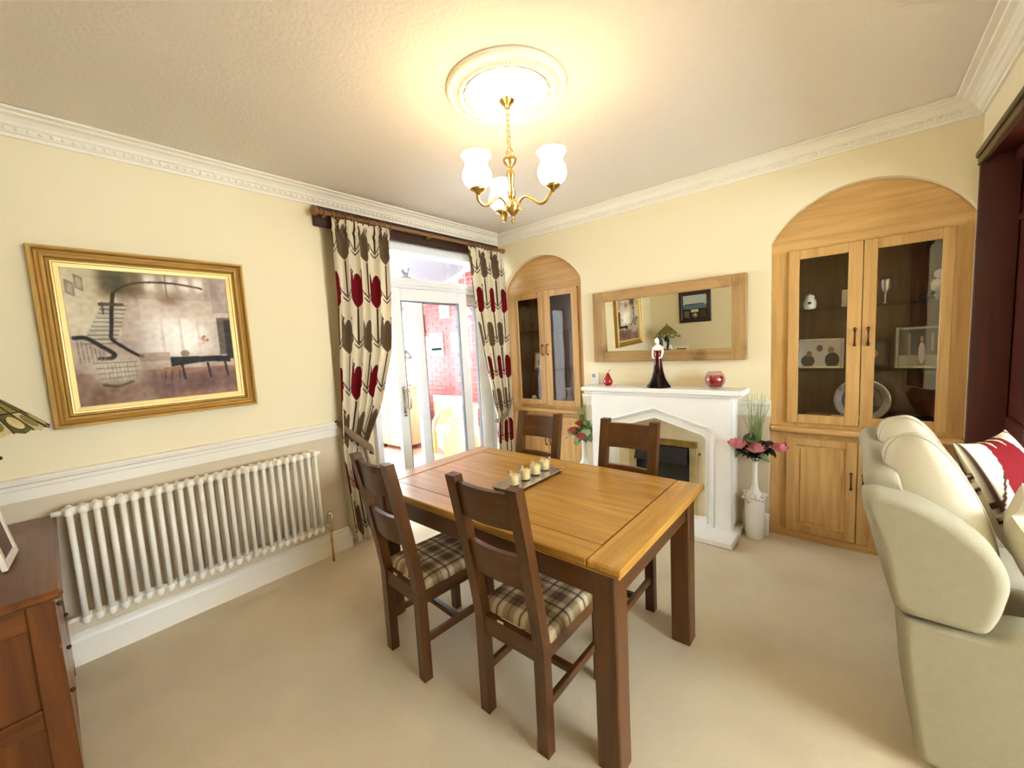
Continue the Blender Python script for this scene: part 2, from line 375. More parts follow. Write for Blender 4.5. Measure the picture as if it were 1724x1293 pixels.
MB().box(3.57, 4.73, -.42, -.04, 2.28, 2.34, .01).build('cornice', MAHOG('x'), wu)

# ---------------------------------------------------------------- patio door
dr = thing('door_1', 'white sliding patio door with fanlight, half open', None, (-.11, -1.0, 0), kind='structure')
X0, X1 = -.19, -.035
m = MB(); m.box(X0, X1, DY0, DY0+.055, 0, OZ, .004); m.box(X0, X1, OY1-.06, OY1, 0, OZ, .004); m.box(X0, X1, DY0, OY1, 2.365, OZ, .004)
m.box(X0, X1, DY0, OY1, 2.05, 2.14, .006); m.box(X0, X1+.01, DY0, OY1, 2.075, 2.115, .006); m.box(X0, X1, DY0, OY1, 0, .03)
m.build('outer_frame', upvc, dr)
def leaf(y0, y1, x0, x1, wl, wr, name):
    m = MB(); m.box(x0, x1, y0, y0+wl, .03, 2.05, .006); m.box(x0, x1, y1-wr, y1, .03, 2.05, .006)
    m.box(x0, x1, y0+wl, y1-wr, 1.94, 2.05, .005); m.box(x0, x1, y0+wl, y1-wr, .03, .14, .005)
    o = m.build(name, upvc, dr); xm = (x0+x1)/2
    MB().box(xm-.008, xm+.008, y0+wl-.01, y1-wr+.01, .13, 1.95).build('pane', pane, o)
    g = MB()
    for ya, yb in ((y0+wl, y0+wl+.008), (y1-wr-.008, y1-wr)): g.box(xm-.012, x1-.006, ya, yb, .14, 1.94)
    g.box(xm-.012, x1-.006, y0+wl, y1-wr, 1.932, 1.94); g.build('gasket', plain('grey_gasket', (90, 92, 96), .6), o)
    return o
sl = leaf(-1.35, -.47, -.095, -.045, .09, .11, 'sliding_leaf')
leaf(-1.075, -.11, -.165, -.115, .10, .17, 'fixed_leaf')
MB().box(-.117, -.103, DY0+.05, OY1-.055, 2.135, 2.37).build('fanlight_pane', pane, dr)
m = MB(); m.box(-.045, -.036, -1.318, -1.286, .92, 1.19, .003); m.tube([(-.04, -1.29, 1.165), (-.0, -1.29, 1.16), (.008, -1.275, 1.14), (.008, -1.27, 1.07), (.008, -1.275, 1.0), (0, -1.29, .985), (-.04, -1.29, .98)], .009, 8)
m.tube([(-.045, -1.302, .94), (-.028, -1.302, .94)], .009, 8)
m.build('handle', chrome, sl)

# ---------------------------------------------------------------- conservatory
YE = .90
def roofz(x): return 3.076+.28*x
struct('floor_conservatory', MB().box(-3.3, -.30, -3.2, .92, -.08, -.012), plain('terracotta_tile_floor', (206, 160, 136), .5, var=.15, vscale=5), 'pinkish tiled conservatory floor')
redb = plain('red_painted_brick', (150, 66, 62), .6, bump=.3, bscale=60, var=.12, vscale=9)
mort = plain('red_painted_joint', (222, 160, 152), .8)
brownb = plain('brown_brick', (150, 84, 64), .8, bump=.4, bscale=80, var=.3, vscale=20)
mort2 = plain('pale_mortar', (214, 200, 186), .9)
we = MB(); we.prism([(-3.2, -.08), (-.3, -.08), (-.3, roofz(-.3)), (-3.2, roofz(-3.2))], 'y', YE, YE+.1)
we = struct('wall_conservatory_end', we, mort, 'red painted brick end wall of the conservatory')
bm_ = {}
def brick(x0, x1, z0, z1, mat, parent, plane, pos):
    key = (round(x1-x0, 3), mat.name, plane)
    if key not in bm_:
        b = MB(); L = (x1-x0)/2; hz = (z1-z0)/2
        b.box(-L, L, -.012, .012, -hz, hz, .004) if plane == 'y' else b.box(-.012, .012, -L, L, -hz, hz, .004); bm_[key] = b.mesh('brick', mat)
    o = bpy.data.objects.new('brick', bm_[key]); C.objects.link(o); o.parent = parent; c = (x0+x1)/2
    o.location = (c, pos, (z0+z1)/2) if plane == 'y' else (pos, c, (z0+z1)/2)
nb = 0
for r in range(4, 36):
    z0 = .0+r*.075; off = 0 if r % 2 else -.1125
    for k in range(-1, 15):
        x0 = -2.75+off+k*.225; x1 = x0+.221
        if x0 < -2.95 or x1 > -.85 or z0+.07 > roofz(x0)-.02 or nb >= 300: continue
        brick(x0, x1, z0, z0+.063, redb, we, 'y', YE-.008); nb += 1
wo = MB(); wo.box(-3.2, -3.06, -3.2, .9, -.08, .60)
wo = struct('wall_conservatory_outer', wo, mort2, 'low brown brick wall under the conservatory windows')
for r in range(8):
    z0 = .0+r*.075; off = 0 if r % 2 else -.1125
    for k in range(0, 9):
        y0 = -.95+off+k*.225; y1 = y0+.213
        if y1 > .9: continue
        brick(y0, y1, z0, z0+.063, brownb, wo, 'x', -3.052)
struct('baseboard_conservatory', MB().box(-3.05, -3.03, -3.2, .88, -.012, .085, .004), white, 'white skirting in the conservatory')
wn = thing('window_1', 'white framed conservatory windows above the low brick wall', None, (-3.13, -1.3, .6), kind='structure')
m = MB(); m.box(-3.2, -3.0, -3.2, .9, .60, .64, .005); m.box(-3.17, -3.07, -3.2, .9, 2.07, 2.16)
for y in (-3.2, -2.175, -1.15, -.125, .84): m.box(-3.17, -3.07, y, y+.06, .64, 2.07)
m.build('window_frame', upvc, wn)
for y in (-3.14, -2.115, -1.09, -.065): MB().box(-3.125, -3.115, y, y+.965 if y < -.5 else y+.905, .64, 2.07).build('pane', pane, wn)
w = MB(); w.prism([(-3.2, -.08), (-.3, -.08), (-.3, roofz(-.3)), (-3.2, roofz(-3.2))], 'y', -3.3, -3.2)
struct('wall_conservatory_near', w, plain('white_render', (232, 230, 226), .8), 'unseen white conservatory end wall, made solid to cut daylight')  # unseen end closed off to dim the daylight on the red wall
rf = thing('roof', 'white glazed lean-to conservatory roof', None, (-1.75, -1.3, 2.0), kind='structure')
def slab(y0, y1, dz, t, name, mat, x0=-3.3, x1=-.3):
    MB().prism([(x0, roofz(x0)+dz), (x1, roofz(x1)+dz), (x1, roofz(x1)+dz+t), (x0, roofz(x0)+dz+t)], 'y', y0, y1).build(name, mat, rf)
slab(-.62, 1.0, .0, .05, 'solid_panel', plain('pale_grey_soffit', (112, 115, 122), .6))
for k in range(4): slab(-3.22+k*.65, -3.22+k*.65+.62, .02, .012, 'roof_pane', glass('polycarbonate_sheet', (.62, .66, .68), 1))
for k in range(5): slab(-3.25+k*.65, -3.25+k*.65+.04, 0, .05, 'glazing_bar', upvc)
slab(.87, .90, -.05, .05, 'wall_trim', upvc)
struct('wall_house_outer', MB().box(-.32, -.30, -3.2, 1.0, OZ, 3.05), plain('white_render', (232, 230, 226), .8), 'white rendered house wall above the patio door')
# conservatory furniture
cb = thing('low_cabinet', 'tan wooden cabinet standing in the conservatory corner', 'cabinet', (-2.45, .3, 0))
tanw = wood('tan_pine', (196, 146, 108), (222, 178, 138), 'z', .5)
MB().box(-2.78, -2.12, .02, .56, .06, .93, .008).build('body', tanw, cb)
MB().box(-2.80, -2.10, .0, .575, .93, .96, .006).build('top', tanw, cb)
for x0 in (-2.77, -2.44):
    d = MB().box(x0, x0+.31, .008, .022, .08, .91, .005).build('door', tanw, cb)
    MB().ball((x0+(.28 if x0 < -2.6 else .03), -.002, .55), .012, 8, 6).build('knob', brass, d)
for x, y in ((-2.75, .06), (-2.17, .06), (-2.75, .5), (-2.17, .5)): MB().box(x, x+.05, y, y+.05, -.012, .06).build('foot', plain('dark_foot', (60, 40, 30)), cb)
lp = thing('desk_lamp', 'small grey lamp on the tan conservatory cabinet', 'lamp', (-2.28, .28, .96))
gl_ = plain('grey_metal', (140, 140, 138), .35, .7)
MB().lathe([(.07, .96), (.07, .975), (.02, .985), (.010, 1.0), (.010, 1.33), (.0, 1.34)], (-2.28, .28, 0), 14).build('stand', gl_, lp)
MB().lathe([(.105, 1.38), (.06, 1.47), (.02, 1.52), (0, 1.525)], (-2.26, .28, 0), 16).build('shade', gl_, lp)
MB().tube([(-2.28, .28, 1.33), (-2.27, .28, 1.40)], .012, 8).build('socket', chrome, lp)
# flat panel radiator on the end wall
ra = thing('panel_radiator', 'white panel radiator on the red brick conservatory wall', 'radiator', (-1.95, .85, .18))
m = MB(); m.box(-2.38, -1.50, .835, .875, .18, .745, .006)
m.build('panel', radw, ra)
for k in range(24): MB().box(-2.365+k*.036, -2.365+k*.036+.017, .824, .837, .21, .715, .005).build('flute', radw, ra)
# wall pictures in the conservatory
def wallpic(x0, x1, z0, z1, label, cols, y=.878):
    t = thing('wall_picture', label, 'picture', ((x0+x1)/2, y, z0), group='conservatory wall pictures')
    MB().box(x0, x1, y-.020, y, z0, z1, .003).build('board', plain('pale_board', (236, 232, 222), .6), t)
    for a, b, c_, d_, col in cols:
        MB().box(x0+(x1-x0)*a, x0+(x1-x0)*b, y-.0215, y-.019, z0+(z1-z0)*c_, z0+(z1-z0)*d_).build('print', plain('print_%d_%d_%d' % col, col, .6), t)
wallpic(-2.375, -2.065, 1.38, 1.765, 'bright green and yellow landscape picture on the red brick wall',
        [(0, 1, 0, .2, (96, 190, 70)), (0, 1, .2, .38, (70, 150, 150)), (.1, .9, .27, .36, (60, 80, 130)), (0, 1, .38, .62, (120, 190, 190)), (.05, .95, .6, .85, (236, 200, 80)), (0, 1, .85, 1, (110, 200, 190))])
wallpic(-2.085, -1.865, 1.985, 2.205, 'small white picture with a grey bird high on the red wall', [(.3, .8, .12, .3, (130, 136, 140)), (.25, .75, .75, .88, (150, 160, 170))])
wallpic(-1.86, -1.70, 1.44, 1.76, 'pale pink and blue floral picture beside the green landscape', [(.1, .9, .1, .35, (190, 220, 230)), (.2, .7, .5, .9, (236, 170, 180))])
orn = thing('wall_ornament', 'carved cream wooden wall ornament on the red conservatory wall', 'ornament', (-2.58, .875, 1.74))
MB().box(-2.56, -2.51, .85, .879, 1.72, 2.09, .006).build('backboard', plain('brown_board', (110, 70, 50), .6), orn)
m = MB(); m.box(-2.63, -2.55, .83, .865, 1.79, 2.04, .012); m.lathe([(.05, 0), (.03, .04), (.0, .07)], (-2.59, .847, 2.02), 10); m.lathe([(0, 0), (.03, .03), (.045, .06)], (-2.59, .847, 1.75), 10)
m.build('carving', plain('cream_carving', (238, 220, 176), .6), orn)
ch = thing('wind_chime', 'white shell wind chime hanging beyond the patio door', 'wind chime', (-.62, .07, 1.3))
chm = plain('white_shell', (240, 236, 232), .4)
MB().tube([(-.62, .07, 2.905), (-.62, .07, 2.02)], .002, 5).build('cord', chm, ch)
MB().lathe([(.06, 1.90), (.045, 1.95), (.015, 1.99), (.008, 2.02), (0, 2.03)], (-.62, .07, 0), 12).build('canopy', chm, ch)
MB().lathe([(.02, 1.76), (.05, 1.78), (.045, 1.83), (.02, 1.86)], (-.62, .07, 0), 12).build('bell', chm, ch)
for k in range(5):
    a = 2*PI*k/5; MB().tube([(-.62+.035*math.cos(a), .07+.035*math.sin(a), 1.76), (-.62+.035*math.cos(a), .07+.035*math.sin(a), 1.45)], .006, 6).build('pipe', chm, ch)
MB().lathe([(0, 1.26), (.018, 1.28), (.0, 1.36)], (-.62, .07, 0), 8).build('clapper', chm, ch)
# rattan armchair
rt = plain('pale_rattan', (232, 200, 130), .5, bump=.4, bscale=160, var=.15, vscale=60)
rc = thing('rattan_armchair', 'pale rattan armchair with a white seat cushion in the conservatory', 'armchair', (-1.0, .12, 0))
def arcpts(cx, cy, r, a0, a1, z, n=14): return [(cx+r*math.cos(a0+(a1-a0)*i/n), cy+r*math.sin(a0+(a1-a0)*i/n), z) for i in range(n+1)]
MB().box(-1.32, -.70, -.16, .40, .06, .30, .04).build('seat_base', rt, rc)
m = MB(); m.grid(lambda u, v: (-1.0+.36*math.cos(-.15+(PI+.3)*u), .12+.33*math.sin(-.15+(PI+.3)*u)*1.05, .25+.42*v*(.75+.25*math.sin(PI*u))), 22, 8); m.build('backrest', rt, rc)
m = MB(); m.tube([(p[0], p[1], .25+.42*(.75+.25*math.sin(PI*i/14))+.005) for i, p in enumerate(arcpts(-1.0, .12, .36, -.15, PI+.15, 0))], .024, 8); m.build('top_rail', rt, rc)
for x in (-1.36, -.64):
    m = MB(); pts = [(x, -.19, -.012), (x, -.20, .30), (x, -.18, .46), (x, -.10, .56), (x, .0, .60), (x, .12, .60)]; m.tube(pts, .026, 8); m.build('arm', rt, rc)
    MB().grid(lambda u, v, x=x: (x, -.19+.36*u, .06+(.24+.28*math.sin(min(1, u*1.6)*PI/2))*v), 8, 8).build('side_weave', rt, rc)
for x, y in ((-1.32, .36), (-.68, .36)): MB().tube([(x, y, -.012), (x, y, .3)], .022, 8).build('leg', rt, rc)
MB().puff((-1.0, .08, .36), (.30, .27, .07), .3).build('seat_cushion', plain('white_cushion', (232, 236, 238), .9), rc)
rc.location = (-1.27, .36, 0); rc.rotation_euler = (0, 0, -.43); rc.scale = (.86, .86, 1.0)
o = single('scatter_cushion', MB().puff((-1.20, .36, .60), (.12, .05, .12), .5), plain('pink_cotton', (232, 130, 150), .9, var=.2, vscale=40), 'pink patterned cushion on the rattan armchair', 'cushion')
rg = MB(); rg.box(-2.2, -.75, -1.3, -.25, -.012, -.002); single('rug', rg, plain('pale_blue_rug', (196, 200, 214), .95, var=.25, vscale=9), 'pale blue patterned rug on the conservatory floor', 'rug')
m = MB(); m.puff((-1.98, -.02, .075), (.10, .06, .085), .7); m.puff((-1.92, -.05, .03), (.06, .04, .04), .8)
single('door_stop', m, plain('grey_plush', (128, 132, 140), .95), 'small grey plush doorstop on the conservatory floor', 'doorstop')
m = MB(); zz = 2.141
m.box(-.085, -.05, -1.215, -1.135, zz, zz+.01); m.ball((-.068, -1.17, zz+.03), (.012, .03, .024), 8, 6); m.ball((-.068, -1.20, zz+.055), (.010, .014, .018), 8, 6); m.tube([(-.068, -1.15, zz+.04), (-.068, -1.14, zz+.08)], .006, 6); m.ball((-.068, -1.14, zz+.08), .011, 8, 6)
single('figurine', m, plain('grey_resin', (170, 176, 178), .6), 'tiny grey animal figurine perched on the door transom', 'figurine')

# ---------------------------------------------------------------- pelmet, pole, curtains
single('pelmet_board', MB().box(.002, .034, -1.985, -.03, 2.425, 2.568, .006), DARKW('y'), 'dark stained pelmet board above the patio door', 'pelmet')
pl = thing('curtain_pole', 'wooden curtain pole with ball finials and rings', 'curtain pole', (.095, -1.0, 2.505))
PX, PZ = .095, 2.505
MB().tube([(PX, -1.955, PZ), (PX, -.075, PZ)], .0145, 12).build('pole', PINE('y'), pl)
for y, s in ((-1.955, -1), (-.075, 1)):
    k = 1.0 if s < 0 else .8
    MB().lathe([(.0145, 0), (.022, .004), (.022, .012), (.012, .016), (.012, .022), (.026*k, .032), (.033*k, .048), (.026*k, .066), (0, .074)] if s > 0 else
               [(.0145, 0), (.022, -.004), (.022, -.012), (.012, -.016), (.012, -.022), (.026, -.032), (.033, -.048), (.026, -.066), (0, -.074)], (PX, y, PZ), 16, 'y').build('finial', PINE('y'), pl)
for y in (-1.93, -1.0, -.11):
    m = MB(); m.tube([(.034, y, PZ-.015), (PX, y, PZ-.018)], .010, 8); m.tube([(PX, y-.008, PZ), (PX, y+.008, PZ)], .0185, 12); m.build('bracket', PINE('x'), pl)
ringm = None
ry = [-1.875+k*.047 for k in range(11)]+[-.545+k*.047 for k in range(10)]
for y in ry:
    if ringm is None:
        m = MB(); m.tube([(.022*math.cos(a), 0, .022*math.sin(a)-.004) for a in [2*PI*i/16 for i in range(16)]], .0055, 6, True); m.ball((0, 0, -.030), .005, 6, 4); ringm = m.mesh('ring', PINE('z'))
    o = bpy.data.objects.new('ring', ringm); C.objects.link(o); o.parent = pl; o.location = (0, y+1.0, 0)
def tulip_pattern(u, v):
    """u across the cloth, v up the cloth (metres) -> srgb colours"""
    rgb = np.empty(u.shape+(3,)); rgb[:] = (236, 224, 196)
    P, Q = .215, .70
    ink = (70, 44, 30)
    def put(mask, c): rgb[mask] = c
    bodies = []
    for k, (ou, ov, col) in enumerate(((0, 0, (122, 10, 22)), (P/2, Q/2, (112, 90, 66)))):
        col_i = np.floor((u-ou)/P+.5); dx = u-ou-col_i*P; sgn = np.where(col_i % 2 == 0, 1., -1.); dx = dx*sgn
        dy = (v-ov) % Q
        h, wd = .268, .074
        t = dy/h
        half = np.where(t < .40, wd*np.clip(t/.40, 0, 1)**1.15, wd*(1-.36*np.clip((t-.45)/.4, 0, 1)))
        top = h*(.74+.24*np.abs(np.cos(2*PI*np.clip(dx/wd*.86, -.52, .52)))**.8+.05*np.clip(np.abs(dx/wd)*1.8, 0, 1))
        body = (np.abs(dx) < half) & (dy < top) & (dy > 0)
        stem = (np.abs(dx) < .0035) & (dy > Q-.26)
        dd = dy-Q
        fork = (np.abs(dd+.275-1.0*np.abs(dx)**.8) < .007) & (np.abs(dx) < .042)
        fork |= (np.abs(dd+.300-1.5*np.abs(dx)) < .006) & (np.abs(dx) < .024)
        leafc = np.abs((dx-.050)-.034*np.sin((dd+.25)*13)) < .0034
        leafc &= (dd > -.25) & (dd < -.03)
        leaf2 = (np.abs((dx+.05)+.022*np.cos((dd+.20)*20)) < .0075) & (dd > -.33) & (dd < -.17)
        r1 = np.hypot(dx-.070, dd+.075); ring = (np.abs(r1-.014) < .004)
        dot = np.hypot(dx+.060, dd+.10) < .011
        arc = (np.abs(np.hypot(dx-.02, dd+.02)-.075) < .004) & (dx < .03) & (dd < -.02)
        for mk in (stem, fork, leafc, ring, dot): put(mk, ink)
        bodies.append((body, col))
    for body, col in bodies: put(body, col)
    return rgb
curt = vcol('tulip_curtain_cloth', .85, .22, .15, 900)
def interp(z, tab): zs = [a for a, b in tab][::-1]; ys = [b for a, b in tab][::-1]; return np.interp(z, zs, ys)
def curtain(label, left, right, folds, ufab, ztop, zbot, x0, seed, u0):
    nu, nv = 300, 520
    u = np.linspace(0, 1, nu)[None, :]; z = np.linspace(ztop, zbot, nv)[:, None]
    yl = interp(z, left); yr = interp(z, right); rng = np.random.RandomState(seed)
    ph = rng.uniform(-.5, .5, 6)
    wob = .009*np.sin(2*PI*u*1.7+ph[0]+z*.8)+.007*np.sin(2*PI*u*3.1+ph[1]-z*1.1)
    uu = u+wob
    tight = np.clip((yr-yl)/.46, .35, 1.1)
    amp = .024*np.clip((ztop-z)/.22, .25, 1)*(.75+.25*tight)
    th = 2*PI*folds*uu+.25*np.sin(z*2.1+ph[2])
    x = x0+amp*(np.sin(th)+.18*np.sin(2*th+ph[3]))+.010*np.sin(2*PI*u*2+z*1.5)
    x += .012*np.exp(-((ztop-.09-z)/.05)**2)*np.sin(2*PI*folds*2.5*u+z*9)*-1
    head = np.exp(-((ztop-.085-z)/.016)**2); x = x-head*.014
    y = yl+(yr-yl)*u+.010*np.cos(th)*tight
    P = np.stack(np.broadcast_arrays(x, y, z+0*u), -1)
    rgb = tulip_pattern(u0+ufab*u+0*z, (z+.26)+0*u)
    t = thing('curtain', label, 'curtain', (x0, float((yl[-1]+yr[-1])[0]/2), zbot), group='tulip curtains at the patio door')
    o = grid_mesh('cloth', P, curt, t, rgb)
    sd = o.modifiers.new('s', 'SOLIDIFY'); sd.thickness = .002
    return t
LL = [(2.49, -1.90), (1.92, -1.905), (1.05, -1.965), (.78, -1.975), (.5, -1.955), (.05, -1.925)]
LR = [(2.49, -1.405), (1.92, -1.435), (1.50, -1.47), (1.10, -1.60), (.86, -1.73), (.76, -1.77), (.5, -1.72), (.05, -1.66)]
cl = curtain('cream curtain with red and brown tulips, left of the patio door behind a chair', LL, LR, .62/.1075, .62, 2.485, .055, .098, 3, -.002)
RL = [(2.49, -.545), (1.88, -.50), (1.40, -.415), (.90, -.315), (.75, -.275), (.45, -.30), (.05, -.32)]
RR = [(2.49, -.05), (1.77, -.035), (1.12, -.035), (.72, -.04), (.35, -.04), (.05, -.04)]
cr = curtain('cream tulip curtain in the corner beside the arched alcove', RL, RR, .58/.1075, .58, 2.485, .055, .098, 8, .1055)
tb = plain('taupe_tieback', (128, 106, 78), .85)
def tieback(pts, label, hook, lo=.035):
    t = thing('curtain_tieback', label, 'tieback', pts[-1])
    n = len(pts); m = MB(); V = []; F = []
    for i, p in enumerate(pts):
        h = lo*(.35+.65*math.sin(PI*min(1, (i+1)/n*.9)))
        V += [(p[0], p[1], p[2]-h), (p[0], p[1], p[2]+h), (p[0]+.006, p[1], p[2]+h), (p[0]+.006, p[1], p[2]-h)]
    for i in range(n-1):
        for k in range(4): F.append((i*4+k, i*4+(k+1) % 4, (i+1)*4+(k+1) % 4, (i+1)*4+k))
    m.add(V, F, True); m.build('band', tb, t)
    MB().ball(hook, .011, 8, 6).build('hook', plain('dark_hook', (50, 40, 30), .4, .6), t)
tieback([(.035, -1.965, .995), (.10, -1.955, .965), (.15, -1.91, .90), (.165, -1.84, .83), (.160, -1.77, .765), (.12, -1.735, .73), (.05, -1.73, .72)], 'taupe tieback holding the left tulip curtain', (.03, -1.968, .998))
tieback([(.03, -.035, 1.02), (.10, -.045, .97), (.15, -.10, .87), (.16, -.18, .78), (.15, -.25, .72), (.10, -.28, .71), (.05, -.27, .71)], 'taupe tieback holding the corner tulip curtain', (.03, -.033, 1.025), .028)

# ---------------------------------------------------------------- column radiator
rd = thing('column_radiator', 'long white column radiator under the dado rail', 'radiator', (.10, -2.76, .15))
m = MB()
for x in (.065, .135):
    m.tube([(x, 0, .30-.02), (x, 0, .83-.02)], .0125, 10)
for z in (.275, .815):
    m.tube([(.10, -.0225, z), (.10, .0225, z)], .020, 10)
    m.tube([(.060, 0, z-.004), (.100, 0, z), (.140, 0, z-.004)], [.017, .021, .017], 10)
for x in (.065, .135):
    m.ball((x, 0, .815), (.017, .017, .024), 10, 6); m.ball((x, 0, .275), (.017, .017, .026), 10, 6)
secm = m
secm.v = [(x-.10, y, z-.15) for x, y, z in secm.v]; sme = secm.mesh('section', radw)
for k in range(26):
    o = bpy.data.objects.new('section', sme); C.objects.link(o); o.parent = rd; o.location = (0, -3.337+k*.0461+2.76, 0)
m = MB()
for z in (.275, .815):
    m.tube([(.10, -3.395, z), (.10, -3.35, z)], .013, 8); m.tube([(.10, -2.18, z), (.10, -2.135 if z > .5 else -2.15, z)], [.018, .010], 8)
m.build('plug', radw, rd)
m = MB()
for y in (-3.1, -2.45):
    for z in (.35, .78): m.box(.002, .09, y-.01, y+.01, z-.012, z+.012)
m.build('wall_bracket', radw, rd)
vt = MB(); vt.tube([(.10, -2.15, .275), (.115, -2.12, .275)], .011, 8); vt.lathe([(.014, .235), (.016, .26), (.016, .30), (.021, .305), (.021, .36), (.016, .372), (0, .375)], (.115, -2.118, 0), 12)
vo = vt.build('valve', chrome, rd)
MB().tube([(.115, -2.118, .24), (.115, -2.118, .0)], .0085, 8).build('pipe', brass, rd)

# ---------------------------------------------------------------- gilt picture
pc = thing('gilt_framed_picture', 'large gilt framed picture of a grand staircase and piano', 'picture', (.03, -2.90, 1.21))
def frame_ring(y0, y1, z0, z1, steps, name, mats, parent, x=0):
    """steps: list of (inset, depth); lofted mitred frame profile on wall x"""
    m = MB(); V = []
    for i, d in steps: V += [(x+d, y0+i, z0+i), (x+d, y1-i, z0+i), (x+d, y1-i, z1-i), (x+d, y0+i, z1-i)]
    F = []; n = len(steps)
    for s in range(n-1):
        for k in range(4): F.append((s*4+k, s*4+(k+1) % 4, (s+1)*4+(k+1) % 4, (s+1)*4+k))
    m.add(V, F); return m.build(name, mats, parent)
yA, yB, zA, zB = -3.338, -2.466, 1.208, 2.092
frame_ring(yA, yB, zA, zB, [(0, .002), (.002, .050)], 'outer_edge', goldd, pc)
frame_ring(yA, yB, zA, zB, [(.002, .050), (.006, .058), (.012, .060), (.017, .055), (.018, .046)], 'outer_ridge', goldm, pc)
frame_ring(yA, yB, zA, zB, [(.018, .046), (.024, .036), (.034, .032), (.038, .034)], 'outer_cove', goldd, pc)
frame_ring(yA, yB, zA, zB, [(.038, .034), (.040, .042), (.046, .045), (.051, .041), (.052, .032)], 'middle_ridge', goldm, pc)
frame_ring(yA, yB, zA, zB, [(.052, .032), (.058, .026), (.066, .027), (.067, .034)], 'inner_cove', goldd, pc)
frame_ring(yA, yB, zA, zB, [(.067, .034), (.070, .039), (.075, .039), (.078, .032)], 'inner_ridge', goldm, pc)
frame_ring(yA, yB, zA, zB, [(.078, .032), (.096, .028), (.100, .022)], 'slip', plain('pale_gilt_slip', (222, 196, 130), .45, .4), pc)
nu = 300; zz_, yy_ = np.meshgrid(np.linspace(zA+.098, zB-.098, nu), np.linspace(yA+.098, yB-.098, nu), indexing='ij')
U = (yy_-yy_.min())/np.ptp(yy_); Vv = (zz_-zz_.min())/np.ptp(zz_)
def picture_rgb(U, V):
    rs = np.random.RandomState(5)
    def smooth_noise(n):
        g = rs.rand(n, n); i = np.clip(U*(n-1), 0, n-1.001); j = np.clip(V*(n-1), 0, n-1.001); i0 = i.astype(int); j0 = j.astype(int); a = i-i0; b = j-j0
        return (g[i0, j0]*(1-a)+g[i0+1, j0]*a)*(1-b)+(g[i0, j0+1]*(1-a)+g[i0+1, j0+1]*a)*b
    n1 = smooth_noise(9)-.5; n2 = smooth_noise(40)-.5
    c = np.empty(U.shape+(3,)); c[:] = (184, 164, 146)
    def put(mk, col, a=1.0):
        mk = np.clip(np.asarray(mk, float), 0, 1)[..., None]*a; c[:] = c*(1-mk)+np.array(col)*mk
    def seg(x0, y0, x1, y1, w):
        dx, dy = x1-x0, y1-y0; t = np.clip(((U-x0)*dx+(V-y0)*dy)/(dx*dx+dy*dy), 0, 1); return np.hypot(U-x0-t*dx, V-y0-t*dy) < w
    def path(ps, w, col, a=1.0):
        if len(ps) > 2:
            q = []
            for i in range(len(ps)-1):
                p0, p1, p2, p3 = [np.array(ps[min(max(j, 0), len(ps)-1)]) for j in (i-1, i, i+1, i+2)]
                for t in np.linspace(0, 1, 6)[:-1]: q.append(tuple(.5*(2*p1+(p2-p0)*t+(2*p0-5*p1+4*p2-p3)*t*t+(3*p1-p0-3*p2+p3)*t**3)))
            ps = q+[ps[-1]]
        mk = np.zeros(U.shape, bool)
        for p, q in zip(ps[:-1], ps[1:]): mk |= seg(*p, *q, w)
        put(mk, col, a)
    put(V < .24, (150, 112, 92)); put(np.clip((.34-V)*6, 0, 1)*(U < .5), (128, 104, 82), .6)
    put((V > .52) & (U < .28), (206, 192, 160)); put(np.exp(-(((U-.31)/.14)**6+((V-.93)/.13)**6)), (126, 108, 76)); put(np.exp(-(((U-.27)/.07)**4+((V-.93)/.08)**4)), (92, 88, 58))
    put((V > .62) & (V < .80) & (U > .40), (206, 188, 168), .8)
    put(np.exp(-(((U-.64)/.26)**4+((V-.49)/.16)**4)), (240, 232, 220)); put(np.exp(-(((U-.62)/.12)**2+((V-.52)/.12)**2)), (255, 250, 240), .8)
    for x in (.52, .64, .76): put((np.abs(U-x) < .010) & (V > .33) & (V < .66), (214, 200, 184), .7)
    for x in (.48, .60, .70, .80): put(np.exp(-(((U-x)/.035)**4+((V-.93)/.06)**4)), (236, 226, 208))
    put((U > .90) & (V > .34) & (V < .66), (104, 92, 80)); put((U > .95) & (V > .30) & (V < .64), (52, 44, 40)); put((U > .88) & (V > .70), (168, 150, 140))
    # stairs
    for k in range(10):
        y = .46+k*.032; x0 = .06+.014*k; x1 = .24+.010*k; put((np.abs(V-y) < .007) & (U > x0) & (U < x1), (98, 88, 70)); put((V > y) & (V < y+.02) & (U > x0) & (U < x1), (188, 178, 156))
    path([(.26, .84), (.24, .72), (.225, .58), (.215, .50), (.24, .46), (.34, .37), (.38, .35)], .011, (46, 34, 24))
    path([(.26, .84), (.34, .90), (.45, .93), (.62, .935), (.80, .91), (.82, .90)], .007, (80, 60, 44))
    path([(.02, .50), (.08, .50), (.15, .44), (.215, .38), (.20, .345), (.14, .345)], .014, (38, 32, 22))
    for k in range(7): path([(.03+.022*k, .48-.014*k), (.035+.022*k, .32)], .003, (120, 108, 92))
    put(np.exp(-(((U-.22)/.14)**4+((V-.24)/.09)**4)), (200, 190, 170), .9)
    for k in range(4): path([(.10+.01*k, .31-.04*k), (.34, .31-.035*k)], .005, (140, 124, 100))
    for k in range(9): path([(.15+.022*k, .30), (.155+.022*k, .16)], .003, (150, 138, 116))
    path([(.14, .145), (.22, .13), (.30, .16)], .010, (92, 76, 52))
    # chandelier and pictures
    path([(.58, 1), (.58, .80)], .004, (110, 88, 66)); put(np.exp(-(((U-.58)/.075)**2+((V-.80)/.045)**2)), (140, 112, 84), .9)
    for x, y in ((.035, .86), (.085, .90)): put((np.abs(U-x) < .022) & (np.abs(V-y+.6*(U-x)) < .05), (140, 122, 100)); put((np.abs(U-x) < .014) & (np.abs(V-y+.6*(U-x)) < .036), (176, 160, 136))
